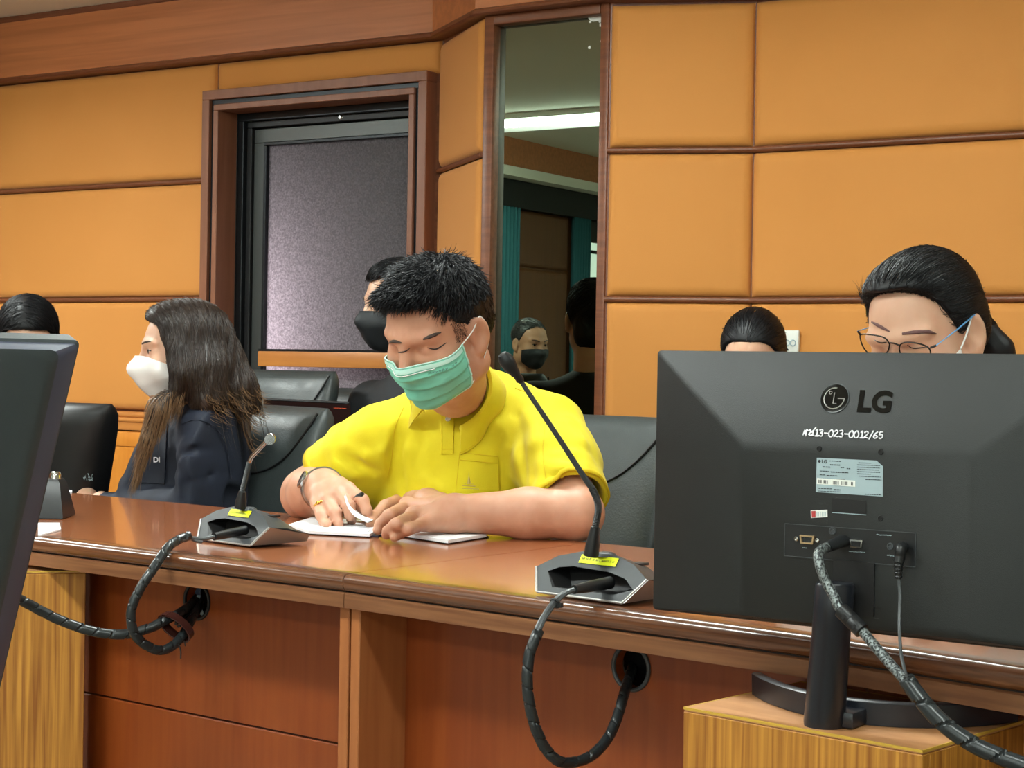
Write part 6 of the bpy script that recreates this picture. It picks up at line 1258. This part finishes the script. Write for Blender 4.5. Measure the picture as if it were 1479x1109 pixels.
# ================================================================== CHAIRS
def chair(label, back, f0, zt_, w=.52, hb=.64, lean=.18, style='seam', group='black leather chairs'):
    """back = point at the middle of the backrest's top edge"""
    f = unit(f0*V3(1, 1, 0)); l = unit(np.cross([0, 0, 1], f)); base = V3(back[0], back[1], 0)+f*.30; t = thing('office_chair', label, 'chair', base, math.atan2(f[1], f[0])-math.pi/2, group)
    up = unit(V3(0, 0, 1)-f*lean); top = V3(back[0], back[1], zt_); B = lambda a, h_, d: top-up*(hb-h_)+l*a+f*d
    m = MB(); rings = []; N_ = 36
    hs = [0, .02, .06, .15, .28, .42, .52, .58, .612, .63, .64]
    for h_ in hs:
        k = h_/hb; ww = w*((.44+.06*min(1, k*1.15)) if style == 'seam' else (.5*max(.42, 1-1.25*max(0, .97-k)))); th = .050
        e = max(0, (h_-(hb-.055))/.055); ee = max(0, (.05-h_)/.05)
        ww *= 1-.05*e**2-.25*ee**2; th *= math.sqrt(max(.02, 1-e**2*.97))*(1-.4*ee**2)
        ring = []
        for q in np.linspace(0, 2*math.pi, N_, endpoint=False):
            c, s_ = math.cos(q), math.sin(q); x = ww*abs(c)**.45*np.sign(c); y = th*abs(s_)**.6*np.sign(s_)
            curve = .05*(x/ww)**2 + .02*math.sin(k*math.pi)
            ring.append(B(x, h_*.985, y+curve))
        rings.append(ring)
    m.loft(rings); build('backrest', m, 'leather' if style == 'seam' else 'leatherback', t, True); bk = bpy.data.objects[[o.name for o in t.children][-1]]
    if style == 'seam':
        for s_ in (1, -1):
            m = MB(); q = []
            for a, h_ in ((.246, .618), (.225, .58), (.190, .535), (.150, .50), (.10, .475), (.05, .462), (0, .458)):
                x = a*s_*w/.52; ww = w*(.44+.06*min(1, h_/hb*1.15)); y = .050*(1-min(.995, abs(x/ww))**4.44)**.3; q.append(B(x, h_, y+.05*(x/ww)**2+.02*math.sin(h_/hb*math.pi)+.0005))
            m.tube(smooth_path(q, 40), .0032, 6); build('seam', m, 'dark', bk)
    m = MB(); sw_ = min(.50, w*.96); sc_ = B(0, 0, 0)+f*(sw_/2+.01); sc_[2] = .47; m.box(sc_, (sw_, sw_, .11), np.array([l, f, [0, 0, 1]]), bev=.035, seg=3); build('seat', m, 'leather', t, True)
    for s_ in (1, -1):
        m = MB(); q_ = sw_/.5; a = sc_+l*s_*.53*sw_-f*.17*q_; m.tube(smooth_path([a, a+V3(0, 0, .14), a+V3(0, 0, .185)+f*.06*q_, a+V3(0, 0, .19)+f*.30*q_, a+V3(0, 0, .15)+f*.36*q_, a+V3(0, 0, 0)+f*.34*q_], 24), .02, 8, True, 1.3, l); build('armrest', m, 'black', t, True)
    m = MB(); m.lathe([(.03, .08), (.03, .41)], sc_*V3(1, 1, 0), (0, 0, 1), 14); build('gas_column', m, 'chrome', t)
    for i in range(5):
        q = i*1.2566; d = f*math.cos(q)+l*math.sin(q); c = sc_*V3(1, 1, 0); m = MB(); m.tube([c+V3(0, 0, .10), c+d*.56*sw_+V3(0, 0, .065)], [.024, .016], 8); lg = build('leg', m, 'black', t); m = MB(); m.tube([c+d*.56*sw_+V3(0, 0, .03)-np.cross(d, [0, 0, 1])*.022, c+d*.56*sw_+V3(0, 0, .03)+np.cross(d, [0, 0, 1])*.022], .029, 14); build('castor', m, 'black', lg)
    return t, B
chair('black leather chair behind the person in yellow, its right half in view', P(832, 600, 3.98), V3(-.02, -1, 0), P(880, 593, 3.98)[2], .60)
chair('black leather chair behind the person in the navy blazer', P(398, 585, 4.42), V3(-.20, -.98, 0), P(440, 581, 4.40)[2], .56)
ct, CB = chair('black chair turned backwards with small white marks low on its back', P(80, 580, 4.40), V3(.18, 1, 0), P(130, 576, 4.40)[2], .36, style='plain', lean=0.)
m = MB(); rs = random.Random(2)
for i in range(26): c = P(131+rs.uniform(-7, 7), 690+rs.uniform(-6, 6), 4.45); c = c
tp_ = P(131, 690, 4.0); 
bkm = [o for o in ct.children if o.name.startswith('backrest')][0]
dg = bpy.context.evaluated_depsgraph_get(); dg.update(); okk, loc_, nn_, *_ = bkm.ray_cast(bkm.matrix_world.inverted()@Vector(CAM), (bkm.matrix_world.inverted().to_3x3()@Vector(ray(128, 690))).normalized())
if okk:
    c0 = np.array(bkm.matrix_world@loc_); 
    for i in range(22):
        a, b = rs.uniform(-.011, .011), rs.uniform(-.010, .010); s0 = c0-fw*.004+CR*a+CU*b; m.tube([s0, s0+CR*rs.uniform(-.003, .003)+CU*rs.uniform(.002, .006)], .0006, 4)
    build('white_mark', m, 'labelGrey', ct, False, kind='stuff')
chair('black leather chair with upright pleated back standing before the frosted window', P(408, 531, 5.02), V3(.12, -.99, 0), P(420, 530, 5.02)[2], .44)
chair('small black chair back between the frosted window and the person in black mask', P(525, 557, 5.05), V3(-.2, -.98, 0), P(510, 556, 5.05)[2], .30)
c2h = V3(-2.50, 3.86, 0); chair('black leather chair carrying the person in the black mask', c2h, V3(-.97, -.25, 0), 1.0, .50)
for hp_, fd_, lb in ((hip4, fd4, 'black chair under the person with the hair bow, hidden by the monitor'), (hip5, fd5, 'black chair under the person at the left edge, hidden by the monitor'), (hip6, fd6, 'black chair under the person reflected in the mirror'), (hip3, fd3, 'black chair under the person with glasses, hidden by the monitor')):
    q = hp_-fd_*.24; chair(lb, q, fd_, .96, .48)
# navy cloth on the second-row chair, seen in the mirror
JC = Field(V3(-2.75, 3.6, .86), V3(-2.30, 4.12, 1.08), .008); cc = V3(-2.52, 3.98, .995)
JC.chain([cc+V3(-.05, -.06, -.06), cc+V3(-.01, -.02, .015), cc+V3(.05, .03, -.005), cc+V3(.09, .06, -.09)], [.025, .03, .026, .018], .02); JC.chain([cc+V3(.01, .05, .01), cc+V3(.04, .09, -.05), cc+V3(.05, .10, -.10)], [.024, .02, .012], .02)
nj = skin('navy_cloth', JC, 'navy', None, 1); setp(nj, 'rumpled navy cloth on the chair of the person in black mask', 'cloth')
# laptop on a small side table in the second row
lt = thing('laptop', 'dark laptop lid with tiny orange print behind the navy blazer chair', 'laptop', P(445, 600, 4.70))
q = [P(383, 576.5, 4.72), P(506, 582, 4.62), P(511, 668, 4.66), P(381, 660, 4.76)]; nl = unit(np.cross(q[1]-q[0], q[3]-q[0])); nl = nl if np.dot(nl, fw) < 0 else -nl
M['lid'] = mat('dark_red_lid', '2A1412', .4); m = MB(); m.prism(q, nl*0, nl*.008); build('lid', m, 'lid', lt, False); m = MB(); m.tube([q[0]+nl*.004, q[1]+nl*.004], .0045, 8); build('lid_edge', m, 'black', lt)
m = MB(); M['orange'] = mat('orange_print', 'C2502E', .5); x = 482
while x < 499: c = PL(x, 589+(x-482)*.05, q[0]+nl*.0085, nl); m.bar(c, c+CR*.0022, .0022, .0003, nl); x += 1.7
build('lid_print', m, 'orange', lt, False)
bd = unit((q[2]-q[3])*V3(1, 1, 0)); bn = V3(bd[1], -bd[0], 0); bn = bn if np.dot(bn, fw) > 0 else -bn; zc = min(q[2][2], q[3][2]); mid = (q[2]+q[3])/2
m = MB(); m.box(mid*V3(1, 1, 0)+V3(0, 0, zc-.009)+bn*.11, (.33, .22, .016), np.array([bd, bn, [0, 0, 1]]), bev=.003); build('base', m, 'black', lt)
st = thing('side_table', 'low dark side table under the laptop in the second row', 'table', mid*V3(1, 1, 0)+bn*.11)
m = MB(); m.box(mid*V3(1, 1, 0)+V3(0, 0, zc-.031)+bn*.11, (.42, .30, .025), np.array([bd, bn, [0, 0, 1]]), bev=.003); build('tabletop', m, 'deskPanel', st)
for sx in (-.18, .18):
    for sy in (-.12, .12): m = MB(); c = mid*V3(1, 1, 0)+bn*(.11+sy)+bd*sx; m.box(c+V3(0, 0, (zc-.044)/2), (.03, .03, zc-.044), np.array([bd, bn, [0, 0, 1]])); build('leg', m, 'deskPanel', st, False)
legs(man, P(672, 850, 3.74)*V3(1, 1, 0)+V3(0, 0, .55), bf, bl_, 'navy')
